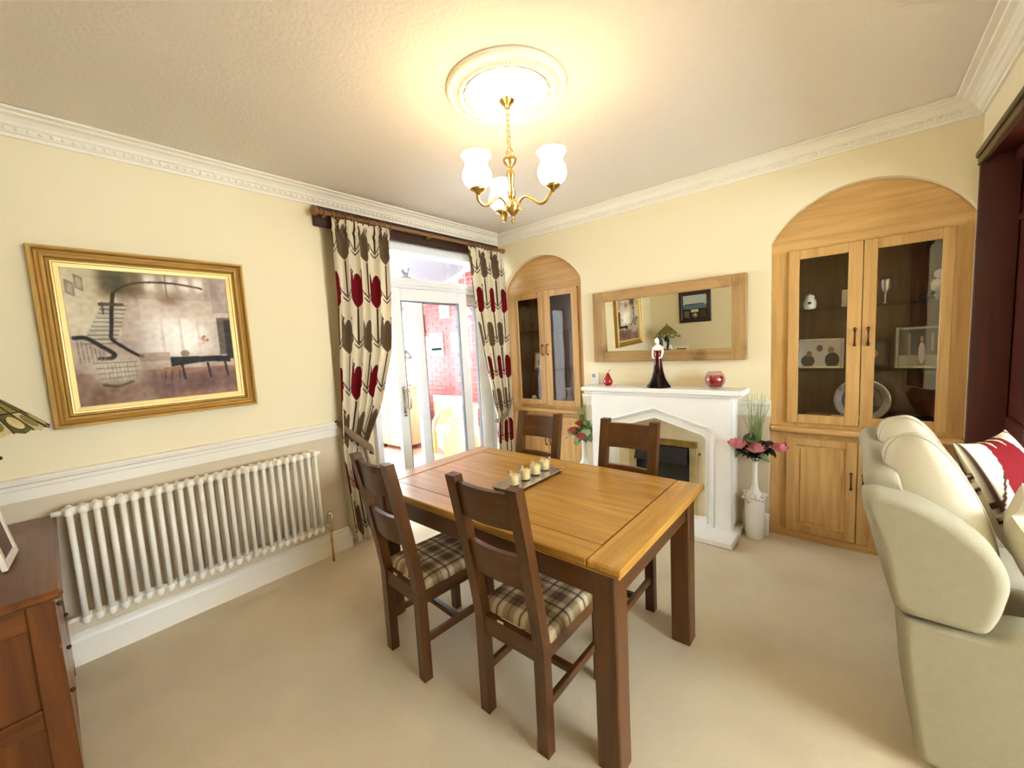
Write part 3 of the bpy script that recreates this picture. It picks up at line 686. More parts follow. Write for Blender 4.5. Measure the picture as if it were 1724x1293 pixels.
    path([(.19, .76), (.19, .68)], .006, (84, 70, 54)); path([(.18, .75), (.30, .75)], .012, (84, 66, 50))
    # piano, stool, rug
    put(np.exp(-(((U-.72)/.36)**4+((V-.12)/.09)**4)), (96, 70, 66), .75)
    pm = (V < .335-.02*(U-.55)) & (V > .262+.02*np.sin((U-.6)*7)) & (U > .55) & (U < .97); put(pm, (24, 20, 20))
    for x in (.62, .80, .93): path([(x, .27), (x+.012, .15)], .008, (30, 22, 20))
    put((np.abs(U-.56) < .06) & (np.abs(V-.235) < .018), (150, 110, 80))
    for x in (.51, .55, .60): path([(x, .22), (x-.008, .15)], .005, (84, 54, 36))
    [put(np.hypot(U-.79-.03*math.cos(i*2.4)*(i % 3)/2, V-.47-.03*math.sin(i*2.4)*(i % 4)/3) < .011, ((190, 120, 100), (222, 190, 170), (150, 110, 80))[i % 3], .8) for i in range(12)]; put(np.hypot(U-.65, (V-.36)) < .03, (120, 100, 84), .8)
    put((U > .36) & (U < .55) & (np.abs(V-.34) < .035), (150, 128, 104), .7)
    for _ in range(2): c[1:-1, 1:-1] = (c[1:-1, 1:-1]*2+c[:-2, 1:-1]+c[2:, 1:-1]+c[1:-1, :-2]+c[1:-1, 2:])/6
    c += (n1*34+n2*26)[..., None]
    return np.clip(c, 0, 255)
grid_mesh('canvas', np.stack([0*zz_+.024, yy_, zz_], -1), vcol('oil_canvas', .55), pc, picture_rgb(U, Vv))
MB().box(.002, .022, yA+.01, yB-.01, zA+.01, zB-.01).build('backing_board', plain('backing_board', (120, 100, 76), .8), pc)

# ---------------------------------------------------------------- alcove cabinets
def pull(x, y, z0, z1, parent):
    m = MB(); m.tube([(x, y, z1), (x, y-.022, z1-.006), (x, y-.030, (z0+z1)/2), (x, y-.022, z0+.006), (x, y, z0)], .005, 8)
    m.ball((x, y-.004, z0), (.009, .005, .012), 8, 6); m.ball((x, y-.004, z1), (.009, .005, .012), 8, 6); m.build('handle', bronze, parent)
def alcove(x0, x1, mirror, side):
    cx = (x0+x1)/2
    def X(a): return x0+a if not mirror else x1-a       # measured from the alcove's outer (arch-left) edge on the right alcove
    YD = .052
    # base unit
    bu = thing('base_cabinet', 'light oak base cabinet in the arched alcove %s' % side, 'cabinet', (cx, .25, 0), group='alcove base cabinets')
    m = MB(); m.box(x0+.001, x1-.001, .07, .48, 0, .045); m.box(x0+.001, x0+.02, .07, .48, .045, .785); m.box(x1-.02, x1-.001, .07, .48, .045, .785); m.box(x0+.02, x1-.02, .46, .48, .045, .785); m.build('carcass', OAKL('z'), bu)
    m = MB(); m.box(x0+.001, x0+.10, .060, .072, .0, .785); m.box(x1-.075, x1-.001, .060, .072, 0, .785); m.box(x0+.10, x1-.075, .060, .072, .742, .785); m.build('face_frame', OAKL('z'), bu)
    MB().box(x0+.002, x1-.002, .056, .07, 0, .052, .003).build('plinth', OAKL('x'), bu)
    dx0, dx1 = x0+.100, x1-.072; mid = (dx0+dx1)/2+.0
    for i, (a, b) in enumerate(((dx0, mid-.002), (mid+.002, dx1))):
        m = MB(); z0, z1 = .056, .742; sw = .058
        m.box(a, a+sw, YD-.012, YD+.010, z0, z1, .003); m.box(b-sw, b, YD-.012, YD+.010, z0, z1, .003); m.box(a+sw, b-sw, YD-.012, YD+.010, z1-.05, z1, .003); m.box(a+sw, b-sw, YD-.012, YD+.010, z0, z0+.055, .003)
        d = m.build('door', OAKL('z'), bu)
        m = MB(); m.box(a+sw, b-sw, YD, YD+.008, z0+.055, z1-.05); m.box(a+sw+.022, b-sw-.022, YD-.006, YD+.004, z0+.077, z1-.072, .006); m.build('raised_panel', OAKL('z'), d)
        pull((b-.028) if i == 0 else (a+.028), YD-.012, .43, .53, d)
    single('counter_ledge', MB().box(x0+.001, x1-.001, -.004, .44, .786, .822, .010), OAKL('x'), 'oak ledge between upper and lower alcove cabinet %s' % side, 'counter', 'alcove ledges')
    # upper display unit
    up = thing('display_cabinet', 'oak display cabinet with glazed doors and arched top %s' % side, 'cabinet', (cx, .25, .823), group='arched display cabinets')
    m = MB(); a = arch_pts(x0, x1, 2.10, .285); 
    for p, q in zip(a[:-1], a[1:]):
        zp, zq = p[1]-.0, q[1]-.0
        m.prism([(p[0], 2.035), (q[0], 2.035), (q[0], zq), (p[0], zp)], 'y', TH+.004, TH+.022)
    m.build('arched_fascia', OAKL('x'), up)
    m = MB(); m.box(x0+.001, x0+.102, TH+.004, TH+.022, .823, 2.035); m.box(x1-.072, x1-.001, TH+.004, TH+.022, .823, 2.035); m.box(x0+.102, x1-.072, TH+.004, TH+.022, .823, .852)
    m.build('face_frame', OAKL('z'), up)
    m = MB(); m.box(x0+.001, x0+.02, TH+.024, .44, .824, 2.06); m.box(x1-.02, x1-.001, TH+.024, .44, .824, 2.06); m.box(x0+.02, x1-.02, .42, .44, .824, 2.06); m.box(x0+.001, x1-.001, TH+.024, .44, 2.06, 2.08); m.box(x0+.02, x1-.02, TH+.024, .42, .824, .846)
    m.build('carcass', wood('cabinet_oak_shaded', (92, 60, 26), (116, 80, 40), 'z', .5), up)  # same oak as the doors, interior shade put into a darker colour
    for z in (1.215, 1.635): MB().box(x0+.022, x1-.022, .12, .418, z-.006, z).build('shelf', glass('shelf_glass', (.86, .93, .88), 1), up)
    for i, (p, q) in enumerate(((dx0, mid-.002), (mid+.002, dx1))):
        m = MB(); z0, z1 = .852, 2.032; sl_, sr_ = (.062, .070) if i == 0 else (.064, .050)
        if mirror: sl_, sr_ = (.055, .070) if i == 0 else (.072, .070)
        y0, y1 = YD-.012, YD+.006
        m.box(p, p+sl_, y0, y1, z0, z1, .003); m.box(q-sr_, q, y0, y1, z0, z1, .003); m.box(p+sl_, q-sr_, y0, y1, z1-.062, z1, .003); m.box(p+sl_, q-sr_, y0, y1, z0, z0+.060, .003)
        d = m.build('door', OAKL('z'), up)
        MB().box(p+sl_-.004, q-sr_+.004, YD-.003, YD+.001, z0+.056, z1-.058).build('pane', pane, d)
        pull((q-.030) if i == 0 else (p+.030), y0, 1.385, 1.485, d)
alcove(AR[0], AR[1], False, 'right of the fireplace')
alcove(AL[0], AL[1], True, 'left of the fireplace')
# things on the shelves
silver = plain('silver_frame', (196, 190, 176), .25, .9, bump=.4, bscale=120)
def photo_frame(x, y, z, w_, h_, label, fmat, prints, tilt=.14, rz=0, fw=.018, back=(200, 196, 186)):
    t = thing('photo_frame', label, 'photo frame', (x, y, z), rz)
    def Tr(m):
        cs, sn = math.cos(tilt), math.sin(tilt); m.v = [(a, b*cs+c*sn, -b*sn+c*cs) for a, b, c in m.v]
        zmin = 0; return m
    hw = w_/2
    m = MB(); m.box(-hw, -hw+fw, -.008, .008, .004, h_, .003); m.box(hw-fw, hw, -.008, .008, .004, h_, .003); m.box(-hw+fw, hw-fw, -.008, .008, h_-fw, h_, .003); m.box(-hw+fw, hw-fw, -.008, .008, .004, .004+fw, .003)
    Tr(m).build('frame', fmat, t, False)
    p = Tr(MB().box(-hw+fw, hw-fw, -.003, .005, fw, h_-fw)).build('photo', plain('photo_%d_%d_%d' % back, back, .4), t, False)
    for i, (kind, a, b, c, d, col) in enumerate(prints):
        m = MB(); cx_, cz_ = -hw+fw+(w_-2*fw)*a, fw+(h_-2*fw)*b; rx, rz_ = (w_-2*fw)*c, (h_-2*fw)*d
        if kind == 'o': m.prism([(cx_+rx*math.cos(k*PI/8), cz_+rz_*math.sin(k*PI/8)) for k in range(16)], 'y', -.0038-.0003*i, -.003)
        else: m.box(cx_-rx, cx_+rx, -.0038-.0003*i, -.003, cz_-rz_, cz_+rz_)
        Tr(m).build('print', plain('print_%d_%d_%d' % col, col, .5), p, False)
    m = MB(); m.beam((0, .008, h_*.6), (0, .008+h_*.35, .02), .03, .004, (0, 1, 0)); 
    cs, sn = math.cos(tilt), math.sin(tilt)
    m = MB(); m.beam((0, h_*.6*sn+.006, h_*.6*cs), (0, h_*.6*sn+.07, .004), .03, .004, (0, 1, 0)); m.build('strut', black, t, False)
    return t
dk = (44, 40, 40)
photo_frame(2.79, .20, 1.216, .27, .215, 'silver photo frame with three people, right alcove shelf', silver,
            [('o', .22, .22, .17, .24, dk), ('o', .25, .50, .07, .12, (120, 100, 90)), ('o', .52, .30, .14, .34, (190, 190, 192)), ('o', .50, .72, .075, .13, (110, 90, 80)), ('o', .80, .25, .17, .30, dk), ('o', .77, .64, .075, .13, (150, 124, 110))], .15)
photo_frame(3.285, .19, 1.216, .22, .265, 'glass photo frame with a pale standing figure, right alcove shelf', plain('glass_frame', (168, 172, 160), .12, .6),
            [('r', .5, .15, .5, .15, (150, 140, 110)), ('o', .55, .36, .08, .30, (224, 214, 196)), ('o', .55, .74, .045, .08, (190, 160, 130)), ('r', .25, .6, .03, .3, (140, 130, 106)), ('r', .8, .65, .03, .25, (140, 130, 106))], .12, back=(66, 60, 46))
photo_frame(3.05, .30, 1.216, .20, .19, 'dark photo frame with gilt details behind the cabinet door stiles', plain('dark_frame', (40, 24, 16), .4), [('o', .6, .5, .2, .2, (170, 130, 70)), ('o', .4, .35, .12, .12, (200, 170, 120))], .1, back=(60, 36, 24))
o = thing('ceramic_jar', 'small white jar with a dark motif on the upper right shelf', 'jar', (2.73, .20, 1.636))
MB().lathe([(.02, 1.636), (.036, 1.645), (.040, 1.675), (.036, 1.70), (.026, 1.712), (.028, 1.722), (0, 1.722)], (2.73, .20, 0), 16).build('body', ceramic, o)
MB().lathe([(.030, 1.722), (.022, 1.735), (.008, 1.74), (0, 1.748)], (2.73, .20, 0), 14).build('lid', ceramic, o)
MB().box(2.722, 2.742, .155, .162, 1.672, 1.688).build('motif', black, o)
pt = thing('display_plate', 'engraved silver plate on a stand at the bottom of the right cabinet', 'plate', (3.02, .26, .847))
m = MB(); m.lathe([(0, -.006), (.10, -.006), (.105, -.012), (.142, -.016), (.150, -.018), (.150, -.012), (.105, 0), (0, .002)], (3.02, .24, 1.00), 32, 'y'); m.build('plate', silver, pt)
MB().lathe([(.104, -.0135), (.06, -.008), (0, -.0075)], (3.02, .24, 1.00), 28, 'y').build('engraving', plain('engraved_silver', (110, 104, 92), .5, .6, bump=.8, bscale=70), pt)
m = MB(); m.tube([(2.96, .20, .85), (2.96, .235, .88), (2.98, .27, .96)], .005, 6); m.tube([(3.08, .20, .85), (3.08, .235, .88), (3.06, .27, .96)], .005, 6); m.tube([(2.96, .205, .851), (3.08, .205, .851)], .004, 6); m.build('stand', brass, pt)
single('china_box', MB().box(2.86, 2.99, .14, .20, .847, .90, .006), ceramic, 'low white china box beside the silver plate', 'box')
m = MB(); m.puff((2.80, .22, .876), (.09, .06, .026), .6); single('wooden_dish', m, plain('russet_wood', (120, 52, 24), .4), 'russet wooden dish on the floor of the right cabinet', 'dish')
m = MB(); m.puff((3.25, .24, .884), (.12, .07, .034), .5); single('black_case', m, black, 'low black case on the floor of the right cabinet', 'case')
m = MB(); m.lathe([(.02, 1.636), (.016, 1.65), (.035, 1.69), (.04, 1.74), (.03, 1.76), (.0, 1.762)], (3.36, .22, 0), 12); m.ball((3.36, .215, 1.79), .03, 10, 6)
single('china_figure', m, ceramic, 'cream china figure on the upper shelf, right end', 'figurine')
m = MB(); m.puff((3.30, .17, 1.656), (.035, .02, .018), .7); m.ball((3.325, .165, 1.678), .014, 8, 6); single('black_cat_figure', m, black, 'tiny black animal figure on the upper right shelf', 'figurine')
m = MB(); m.lathe([(.025, 1.636), (.006, 1.645), (.006, 1.70), (.028, 1.73), (.030, 1.78), (.026, 1.80)], (3.12, .2, 0), 14); single('goblet', m, silver, 'small silver goblet on the upper right shelf', 'goblet')
m = MB(); m.box(2.90, 3.0, .28, .30, 1.636, 1.76, .004); single('small_frame', m, silver, 'small silver plaque at the back of the upper right shelf', 'plaque')
photo_frame(.33, .22, 1.216, .15, .19, 'small gilt photo frame on the shelf of the left alcove cabinet', plain('gilt_small', (170, 140, 80), .35, .6), [('o', .5, .4, .25, .3, (150, 140, 120)), ('o', .5, .7, .1, .12, (190, 170, 140))], .12, back=(210, 206, 190))
for i, (x, z, lab) in enumerate(((.28, .847, 'small cream china shell, left side of the left cabinet floor'), (.42, .847, 'round cream china dish beside the shell in the left cabinet'))):
    m = MB(); m.puff((x, .16, z+.045), (.03+.012*i, .03, .045-.01*i), .8); single(('china_shell', 'china_dish')[i], m, ceramic, lab, 'ornament')
m = MB(); m.lathe([(.03, .847), (.04, .88), (.02, .95), (.03, 1.0), (.04, 1.02)], (.70, .22, 0), 14); single('china_vase', m, ceramic, 'white flared china vase behind the right pane of the left cabinet', 'vase')
single('keepsake_box', MB().box(.58, .80, .25, .34, .847, .90, .005), plain('brown_box', (120, 70, 50), .5), 'brown keepsake box on the floor of the left cabinet', 'box')

# ---------------------------------------------------------------- fireplace
XC = 1.757
fp = thing('fire_surround', 'cream stone fire surround with a pointed arch opening', 'fireplace', (XC, -.1, .05))
def tudor(hw, zs, za, r, n=6, zb=.05):
    """half outline right side from bottom to apex"""
    pts = [(hw, zb), (hw, zs-r)]
    sl = math.atan2(za-zs, hw)
    for i in range(1, n+1):
        a = (PI/2-sl)*i/n; pts.append((hw-r+r*math.cos(a), zs-r+r*math.sin(a)+0*sl))
    pts.append((0, za)); return pts
def surround_front(y0, y1, hwo, zt, inner):
    """plate with the pointed opening, y0 front y1 back"""
    m = MB()
    right = [(XC+x, z) for x, z in inner]; left = [(XC-x, z) for x, z in inner][::-1][1:]
    path = right+left
    for p, q in zip(path[:-1], path[1:]):
        m.add([(p[0], y0, p[1]), (q[0], y0, q[1]), (q[0], y1, q[1]), (p[0], y1, p[1])], [(0, 1, 2, 3)], True)
    outer = [(XC+hwo, .05), (XC+hwo, zt), (XC-hwo, zt), (XC-hwo, .05)]
    poly = [outer[0], outer[1], outer[2], outer[3]]+path[::-1]
    n = len(poly); m.add([(x, y0, z) for x, z in poly], [tuple(range(n))])
    m.add([(XC-hwo, y0, .05), (XC-hwo, y1, .05), (XC-hwo, y1, zt), (XC-hwo, y0, zt)], [(3, 2, 1, 0)]); m.add([(XC+hwo, y0, .05), (XC+hwo, y1, .05), (XC+hwo, y1, zt), (XC+hwo, y0, zt)], [(0, 1, 2, 3)])
    m.add([(XC-hwo, y0, zt), (XC+hwo, y0, zt), (XC+hwo, y1, zt), (XC-hwo, y1, zt)], [(0, 1, 2, 3)])
    return m
surround_front(-.200, -.003, .555, 1.04, tudor(.440, .815, .930, .07)).build('surround_body', stone, fp)
surround_front(-.184, -.02, .442, .934, tudor(.428, .800, .914, .07)).build('moulding_step', stone, fp)
surround_front(-.172, -.02, .4405, .932, tudor(.385, .752, .850, .065)).build('inner_surround', stone, fp)
def bead(hw, zs, za, r, y, rad):
    t_ = tudor(hw, zs, za, r); p_ = [(XC+x, y, z) for x, z in t_]+[(XC-x, y, z) for x, z in t_][::-1][1:]; MB().tube(p_, rad, 8).build('moulding_bead', stone, fp)
bead(.443, .818, .934, .07, -.196, .009); bead(.428, .800, .914, .07, -.178, .005); bead(.389, .756, .855, .065, -.170, .007)
MB().box(XC-.62, XC+.62, -.225, -.002, 1.04, 1.058, .004).build('bed_mould', stone, fp)
MB().box(XC-.642, XC+.642, -.245, -.002, 1.058, 1.096, .008).build('mantel_shelf', stone, fp)
for s in (-1, 1):
    MB().box(XC+s*.556-.012, XC+s*.556+.012, -.188, -.003, .05, 1.04, .003).build('return_panel', stone, fp)
single('hearth_slab', MB().box(XC-.61, XC+.61, -.395, -.003, 0, .05, .008), stone, 'cream stone hearth slab in front of the fire', 'hearth')
bk = MB()
bk.box(XC-.40, XC-.26, -.03, -.004, .05, .86); bk.box(XC+.26, XC+.40, -.03, -.004, .05, .86); bk.box(XC-.26, XC+.26, -.03, -.004, .62, .86)
single('back_panel', bk, marble, 'beige marble panel framing the fire', 'back panel')
fi = thing('gas_fire', 'inset gas fire with pale gold trim and a black hood', 'fire', (XC, -.05, .05))
gt = plain('pale_gold_trim', (214, 196, 140), .3, .6, var=.25, vscale=14); gt2 = plain('mottled_gold_lintel', (176, 142, 74), .35, .6, var=.45, vscale=22)
for s in (-1, 1): MB().box(XC+s*.225, XC+s*.285, -.052, -.030, .05, .60, .004).build('side_trim', gt, fi)
MB().box(XC-.285, XC+.285, -.054, -.030, .60, .655, .004).build('lintel_trim', gt2, fi)
MB().box(XC-.225, XC+.225, -.031, -.004, .05, .60).build('firebox', black, fi)
m = MB(); m.add([(XC-.215, -.045, .59), (XC+.215, -.045, .59), (XC+.215, -.11, .47), (XC-.215, -.11, .47), (XC-.215, -.032, .59), (XC+.215, -.032, .59), (XC+.215, -.032, .47), (XC-.215, -.032, .47)], [(0, 1, 2, 3), (3, 2, 6, 7), (0, 3, 7, 4), (1, 5, 6, 2), (0, 4, 5, 1)])
m.build('hood', plain('black_gloss_metal', (40, 42, 48), .22, .6), fi)
for k in range(6): m = MB(); m.puff((XC-.17+k*.068, -.055, .20+.02*(k % 2)), (.034, .022, .03), .8, 10, 8); m.build('coal', plain('coal', (30, 28, 28), .8, bump=.6, bscale=60), fi)
MB().box(XC-.2, XC+.2, -.085, -.034, .05, .17, .01).build('grate', black, fi)
MB().ball((XC+.30, -.036, .555), .008, 8, 6).build('screw_cap', black, fi)

# mantel things
ZM = 1.097
o = thing('glass_pear', 'red glass pear ornament on the left of the mantelpiece', 'ornament', (1.325, -.12, ZM))
red = plain('red_glass', (150, 6, 14), .08, coat=.6)
MB().lathe([(0, 0), (.022, .002), (.040, .022), (.042, .042), (.032, .066), (.020, .088), (.014, .104), (.006, .114), (0, .116)], (1.325, -.12, ZM), 20).build('fruit', red, o)
MB().tube([(1.325, -.12, ZM+.112), (1.335, -.12, ZM+.130), (1.352, -.12, ZM+.145)], .0025, 6).build('stalk', plain('brown_stalk', (90, 40, 20)), o)
m = MB(); m.grid(lambda u, v: (1.325-.055*u, -.12+(.012*math.sin(PI*u))*(v-.5), ZM+.113+.018*math.sin(PI*u*.6)-.022*u), 8, 3); m.build('leaf', red, o)
th = thing('thermostat', 'small white thermostat standing at the left end of the mantel', 'thermostat', (1.155, -.04, ZM))
MB().box(1.115, 1.195, -.052, -.030, ZM, ZM+.110, .004).build('case', ceramic, th)
MB().box(1.130, 1.165, -.0535, -.050, ZM+.065, ZM+.100).build('display', plain('lcd_grey', (150, 156, 148), .3), th)
MB().lathe([(.014, -.006), (.012, 0)], (1.150, -.050, ZM+.035), 14, 'y').build('dial', ceramic, th)
lf = thing('lady_figurine', 'tall figurine of a dark haired lady in a black and red gown', 'figurine', (1.772, -.12, ZM))
g = MB(); gx, gy = 1.772, -.12
prof = [(.092, 0), (.090, .01), (.070, .04), (.052, .08), (.040, .13), (.032, .18), (.028, .23), (.027, .26), (.030, .285), (.026, .300), (.012, .308)]
g.lathe([(r, ZM+z) for r, z in prof], (gx, gy, 0), 28, 'z', lambda a, t: 1+.10*(1-t)**2*math.cos(6*a))
gown = g.build('gown', vcol('gown_glaze', .08), lf)
def gowncol(co):
    z = co[:, 2]; t = np.clip((z-.10)/.18, 0, 1)[:, None]; return np.array((20, 8, 10))*(1-t)+np.array((120, 14, 18))*t
paint(gown, gowncol)
g = MB(); g.lathe([(.026, ZM+.295), (.034, ZM+.312), (.036, ZM+.325), (.026, ZM+.338), (.012, ZM+.345), (.010, ZM+.355), (0, ZM+.357)], (gx, gy, 0), 16)
g.ball((gx-.002, gy-.008, ZM+.375), (.019, .021, .026), 14, 10); g.ball((gx-.003, gy-.030, ZM+.373), (.004, .005, .006), 6, 5)
for s in (-1, 1): g.tube([(gx+s*.033, gy, ZM+.325), (gx+s*.040, gy-.006, ZM+.28), (gx+s*.034, gy-.022, ZM+.245), (gx+s*.018, gy-.034, ZM+.235)], [.011, .010, .008, .006], 8)
g.build('body', ceramic, lf)
g = MB(); g.ball((gx+.006, gy+.006, ZM+.382), (.023, .023, .027), 14, 8); g.tube([(gx+.016, gy+.012, ZM+.38), (gx+.022, gy+.02, ZM+.34), (gx+.018, gy+.03, ZM+.29)], [.016, .014, .006], 8); g.build('hair', black, lf)
cbw = thing('candle_bowl', 'round glass bowl with dark red inside on the mantelpiece', 'bowl', (2.192, -.12, ZM))
MB().lathe([(.030, 0), (.050, .012), (.070, .045), (.072, .075), (.060, .110), (.046, .128), (.044, .126), (.056, .108), (.067, .075), (.065, .047), (.046, .016), (0, .008)], (2.192, -.12, ZM), 28).build('glass', glass('bowl_glass', (.96, .86, .86), 1.6), cbw)
MB().lathe([(0, .010), (.042, .014), (.058, .045), (.058, .085), (.050, .098), (.0, .100)], (2.192, -.12, ZM), 24).build('red_core', red, cbw)

# mirror (hangs very slightly off true, as its reflections show)
mr = thing('wall_mirror', 'wide mirror in a chunky rustic oak frame', 'mirror', (1.772, -.008, 1.302))
x0, x1, z0, z1 = 1.160, 2.385, 1.305, 1.923; fw = .095
for nm, bx, ax in (('frame_rail', (x0+fw, x1-fw, -.058, -.010, z1-.085, z1), 'x'), ('frame_rail', (x0+fw, x1-fw, -.058, -.010, z0, z0+.088), 'x'), ('frame_stile', (x0, x0+fw, -.058, -.010, z0, z1), 'z'), ('frame_stile', (x1-fw, x1, -.058, -.010, z0, z1), 'z')):
    MB().box(*bx, .005).build(nm, OAKM(ax), mr)
g = MB(); ga, gb = -.0257, -.0319
def gy_(x, z): return -.034+ga*(x-1.772)+gb*(z-1.614)
q = [(x0+fw-.012, z0+.076), (x1-fw+.012, z0+.076), (x1-fw+.012, z1-.073), (x0+fw-.012, z1-.073)]
g.add([(x, gy_(x, z), z) for x, z in q]+[(x, gy_(x, z)+.003, z) for x, z in q], [(0, 1, 2, 3), (7, 6, 5, 4), (0, 4, 5, 1), (1, 5, 6, 2), (2, 6, 7, 3), (3, 7, 4, 0)])
g.build('looking_glass', mirrorm, mr)
MB().box(x0+.02, x1-.02, -.008, -.002, z0+.02, z1-.02).build('backing', black, mr)

# floor vases with artificial flowers
green = plain('dark_leaf', (40, 62, 40), .5); lgreen = plain('pale_leaf', (150, 176, 120), .5); grass = plain('grass_blade', (140, 156, 84), .6)
def rose(m, c, r):
    cx_, cy_, cz_ = c
    for ring, (n, rr, top, flare) in enumerate(((3, .30, .62, 0.), (4, .52, .60, .05), (5, .76, .48, .25), (6, 1.0, .26, .55))):
        for k in range(n):
            a = 2*PI*k/n+ring*.7
            def P(u, v, a=a, rr=rr, top=top, flare=flare, n=n):
                wd = 1.25*2*PI/n*(.35+.65*math.sin(PI*min(1, .25+v*.6))); rad = r*rr*(.30+.70*math.sin(PI*.5*min(1, v*1.25)))*(1+flare*.35*max(0, v-.6)); z = r*(-.55+(top+.55)*v-flare*.5*max(0, v-.7))-r*.12*v*(2*u-1)**2
                aa = a+(u-.5)*wd; return (cx_+rad*math.cos(aa), cy_+rad*math.sin(aa)-.10*r*v, cz_+z)
            m.grid(P, 7, 6)
def leaf_(m, p, d, L, W):
    p = Vector(p); d = Vector(d).normalized(); sd = d.cross(Vector((0, 0, 1)));
    if sd.length < .01: sd = Vector((1, 0, 0))
    sd.normalize(); up = sd.cross(d)
    m.grid(lambda u, v: tuple(p+d*(L*v)+sd*(W*(u-.5)*2*math.sin(PI*min(1, v*.92+.06)))+up*(.12*L*math.sin(PI*v)+.25*W*abs(u-.5)*2)), 5, 7)
def floor_vase(x, y, label, petal, petal_label, seed, roses, sc=1.0, leafm=green):
    rs = random.Random(seed)
    v = thing('floor_vase', label, 'vase', (x, y, 0), group='floor vases beside the fire')
    MB().lathe([(.055, 0), (.060, .006), (.062, .10), (.064, .26), (.060, .30), (.050, .335), (.030, .36), (.020, .40), (.017, .47), (.018, .54), (.022, .575), (.020, .577), (.014, .54)], (x, y, 0), 24).build('body', ceramic, v)
    m = MB()
    for k in range(26):
        a = 2*PI*k/26+rs.uniform(-.1, .1); rr = .066+rs.uniform(-.008, .014); m.ball((x+rr*math.cos(a), y+rr*math.sin(a)*.8, .305+rs.uniform(-.025, .03)), rs.uniform(.010, .018), 7, 5)
    m.build('pearl_garland', plain('pearl', (238, 230, 216), .2), v)
    b = thing('flower_bunch', petal_label, 'flowers', (x, y, .56), group='artificial flowers in floor vases')
    for (dx, dy, dz, r) in roses:
        m = MB(); rose(m, (x+dx, y+dy, dz), r); fl = m.build('flower', petal, b)
        MB().tube([(x, y, .55), (x+dx*.4, y+dy*.4, .55+(dz-.55)*.6), (x+dx, y+dy, dz+.01)], .003, 6).build('stem', green, b)
    for k in range(30):
        a = rs.uniform(0, 2*PI); e = rs.uniform(-.6, .6); m = MB(); leaf_(m, (x+rs.uniform(-.05, .05), y+rs.uniform(-.04, .01), .59+rs.uniform(0, .10)), (math.cos(a), .45*math.sin(a)-.15, e), rs.uniform(.09, .135), rs.uniform(.032, .046)); m.build('leaf', leafm if k % 5 else lgreen, b)
    for k in range(46):
        a = rs.uniform(0, 2*PI); s = rs.uniform(.01, .10); m = MB(); h = rs.uniform(.30, .48)*sc; bx, by = x+rs.uniform(-.03, .03), y+rs.uniform(-.015, .015)
        dx, dy = s*math.cos(a), .35*s*math.sin(a)-.01
        m.tube([(bx, by, .60), (bx+dx*.3, by+dy*.3, .60+h*.5), (bx+dx, by+dy, .60+h)], [.0022, .0018, .0006], 4); m.build('grass_blade', grass, b)
pink = plain('pink_silk_petal', (240, 146, 152), .6, var=.3, vscale=30); coral = plain('coral_silk_petal', (204, 92, 88), .6, var=.35, vscale=30)
floor_vase(2.447, -.085, 'tall white vase with a pearl garland beside the right alcove', pink, 'pink silk roses with grasses in the right floor vase', 4, [(-.086, -.13, .722, .058), (.015, -.05, .685, .066), (.155, -.03, .70, .055)])
floor_vase(1.035, -.085, 'tall white vase beside the left alcove, mostly behind the table', coral, 'coral silk flowers with grasses in the left floor vase', 9, [(-.075, -.05, .66, .055), (.045, -.11, .63, .052), (-.02, -.02, .73, .045)], .8, lgreen)

# ---------------------------------------------------------------- table and things on it
TX0, TX1, TY0, TY1, TZ = .912, 2.437, -2.247, -1.332, .78
tb_ = thing('dining_table', 'oak dining table with panelled top', 'table', ((TX0+TX1)/2, (TY0+TY1)/2, 0))
bw = .118; mx_ = (TX0+TX1)/2; cb2 = .055
for y0, y1 in ((TY0, TY0+bw), (TY1-bw, TY1)): MB().box(TX0+.128, TX1-.128, y0, y1, TZ-.028, TZ, .004).build('long_board', OAKT('x'), tb_)
for x0, x1 in ((TX0, TX0+.127), (TX1-.127, TX1)): MB().box(x0, x1, TY0, TY1, TZ-.028, TZ, .006).build('end_board', OAKT('y'), tb_)
MB().box(mx_-cb2, mx_+cb2, TY0+bw+.002, TY1-bw-.002, TZ-.028, TZ-.0005, .002).build('centre_board', OAKT('y'), tb_)
for xa, xb in ((TX0+.130, mx_-cb2-.003), (mx_+cb2+.003, TX1-.130)):
    n = 6; hgt = (TY1-TY0-2*bw-.006)/n
    for k in range(n): MB().box(xa, xb, TY0+bw+.003+k*hgt, TY0+bw+.003+(k+1)*hgt-.0002, TZ-.026, TZ-.0015, .0003).build('plank', OAKT('x'), tb_)
m = MB(); m.prism([(TY0+.010, TZ-.040), (TY1-.010, TZ-.040), (TY1, TZ-.028), (TY0, TZ-.028)], 'x', TX0+.012, TX1-.012); m.build('edge_underside', OAKT('x'), tb_)
LG = .088; lx = (TX0+.035, TX1-.035-LG); ly = (TY0+.025, TY1-.045-LG)
for x in lx:
    for y in ly: MB().box(x, x+LG, y, y+LG, 0, TZ-.040, .005).build('leg', OAKC('z'), tb_)
for y in (ly[0]+.012, ly[1]+LG-.037): MB().box(lx[0]+LG, lx[1], y, y+.025, TZ-.145, TZ-.040, .002).build('apron', OAKC('x'), tb_)
for x in (lx[0]+.012, lx[1]+LG-.037): MB().box(x, x+.025, ly[0]+LG, ly[1], TZ-.145, TZ-.040, .002).build('apron', OAKC('y'), tb_)
ty = thing('candle_tray', 'long dark tray with mirrored top in the middle of the table', 'tray', (1.672, -1.735, TZ))
MB().box(1.600, 1.745, -1.935, -1.535, TZ, TZ+.012, .003).build('base', plain('dark_tray', (46, 22, 14), .4), ty)
MB().box(1.594, 1.751, -1.941, -1.529, TZ+.012, TZ+.018, .002).build('rim', plain('silvered_tray', (206, 196, 186), .2, .7, var=.2, vscale=12), ty)
wax = plain('ivory_wax', (250, 232, 176), .5)
cg = None
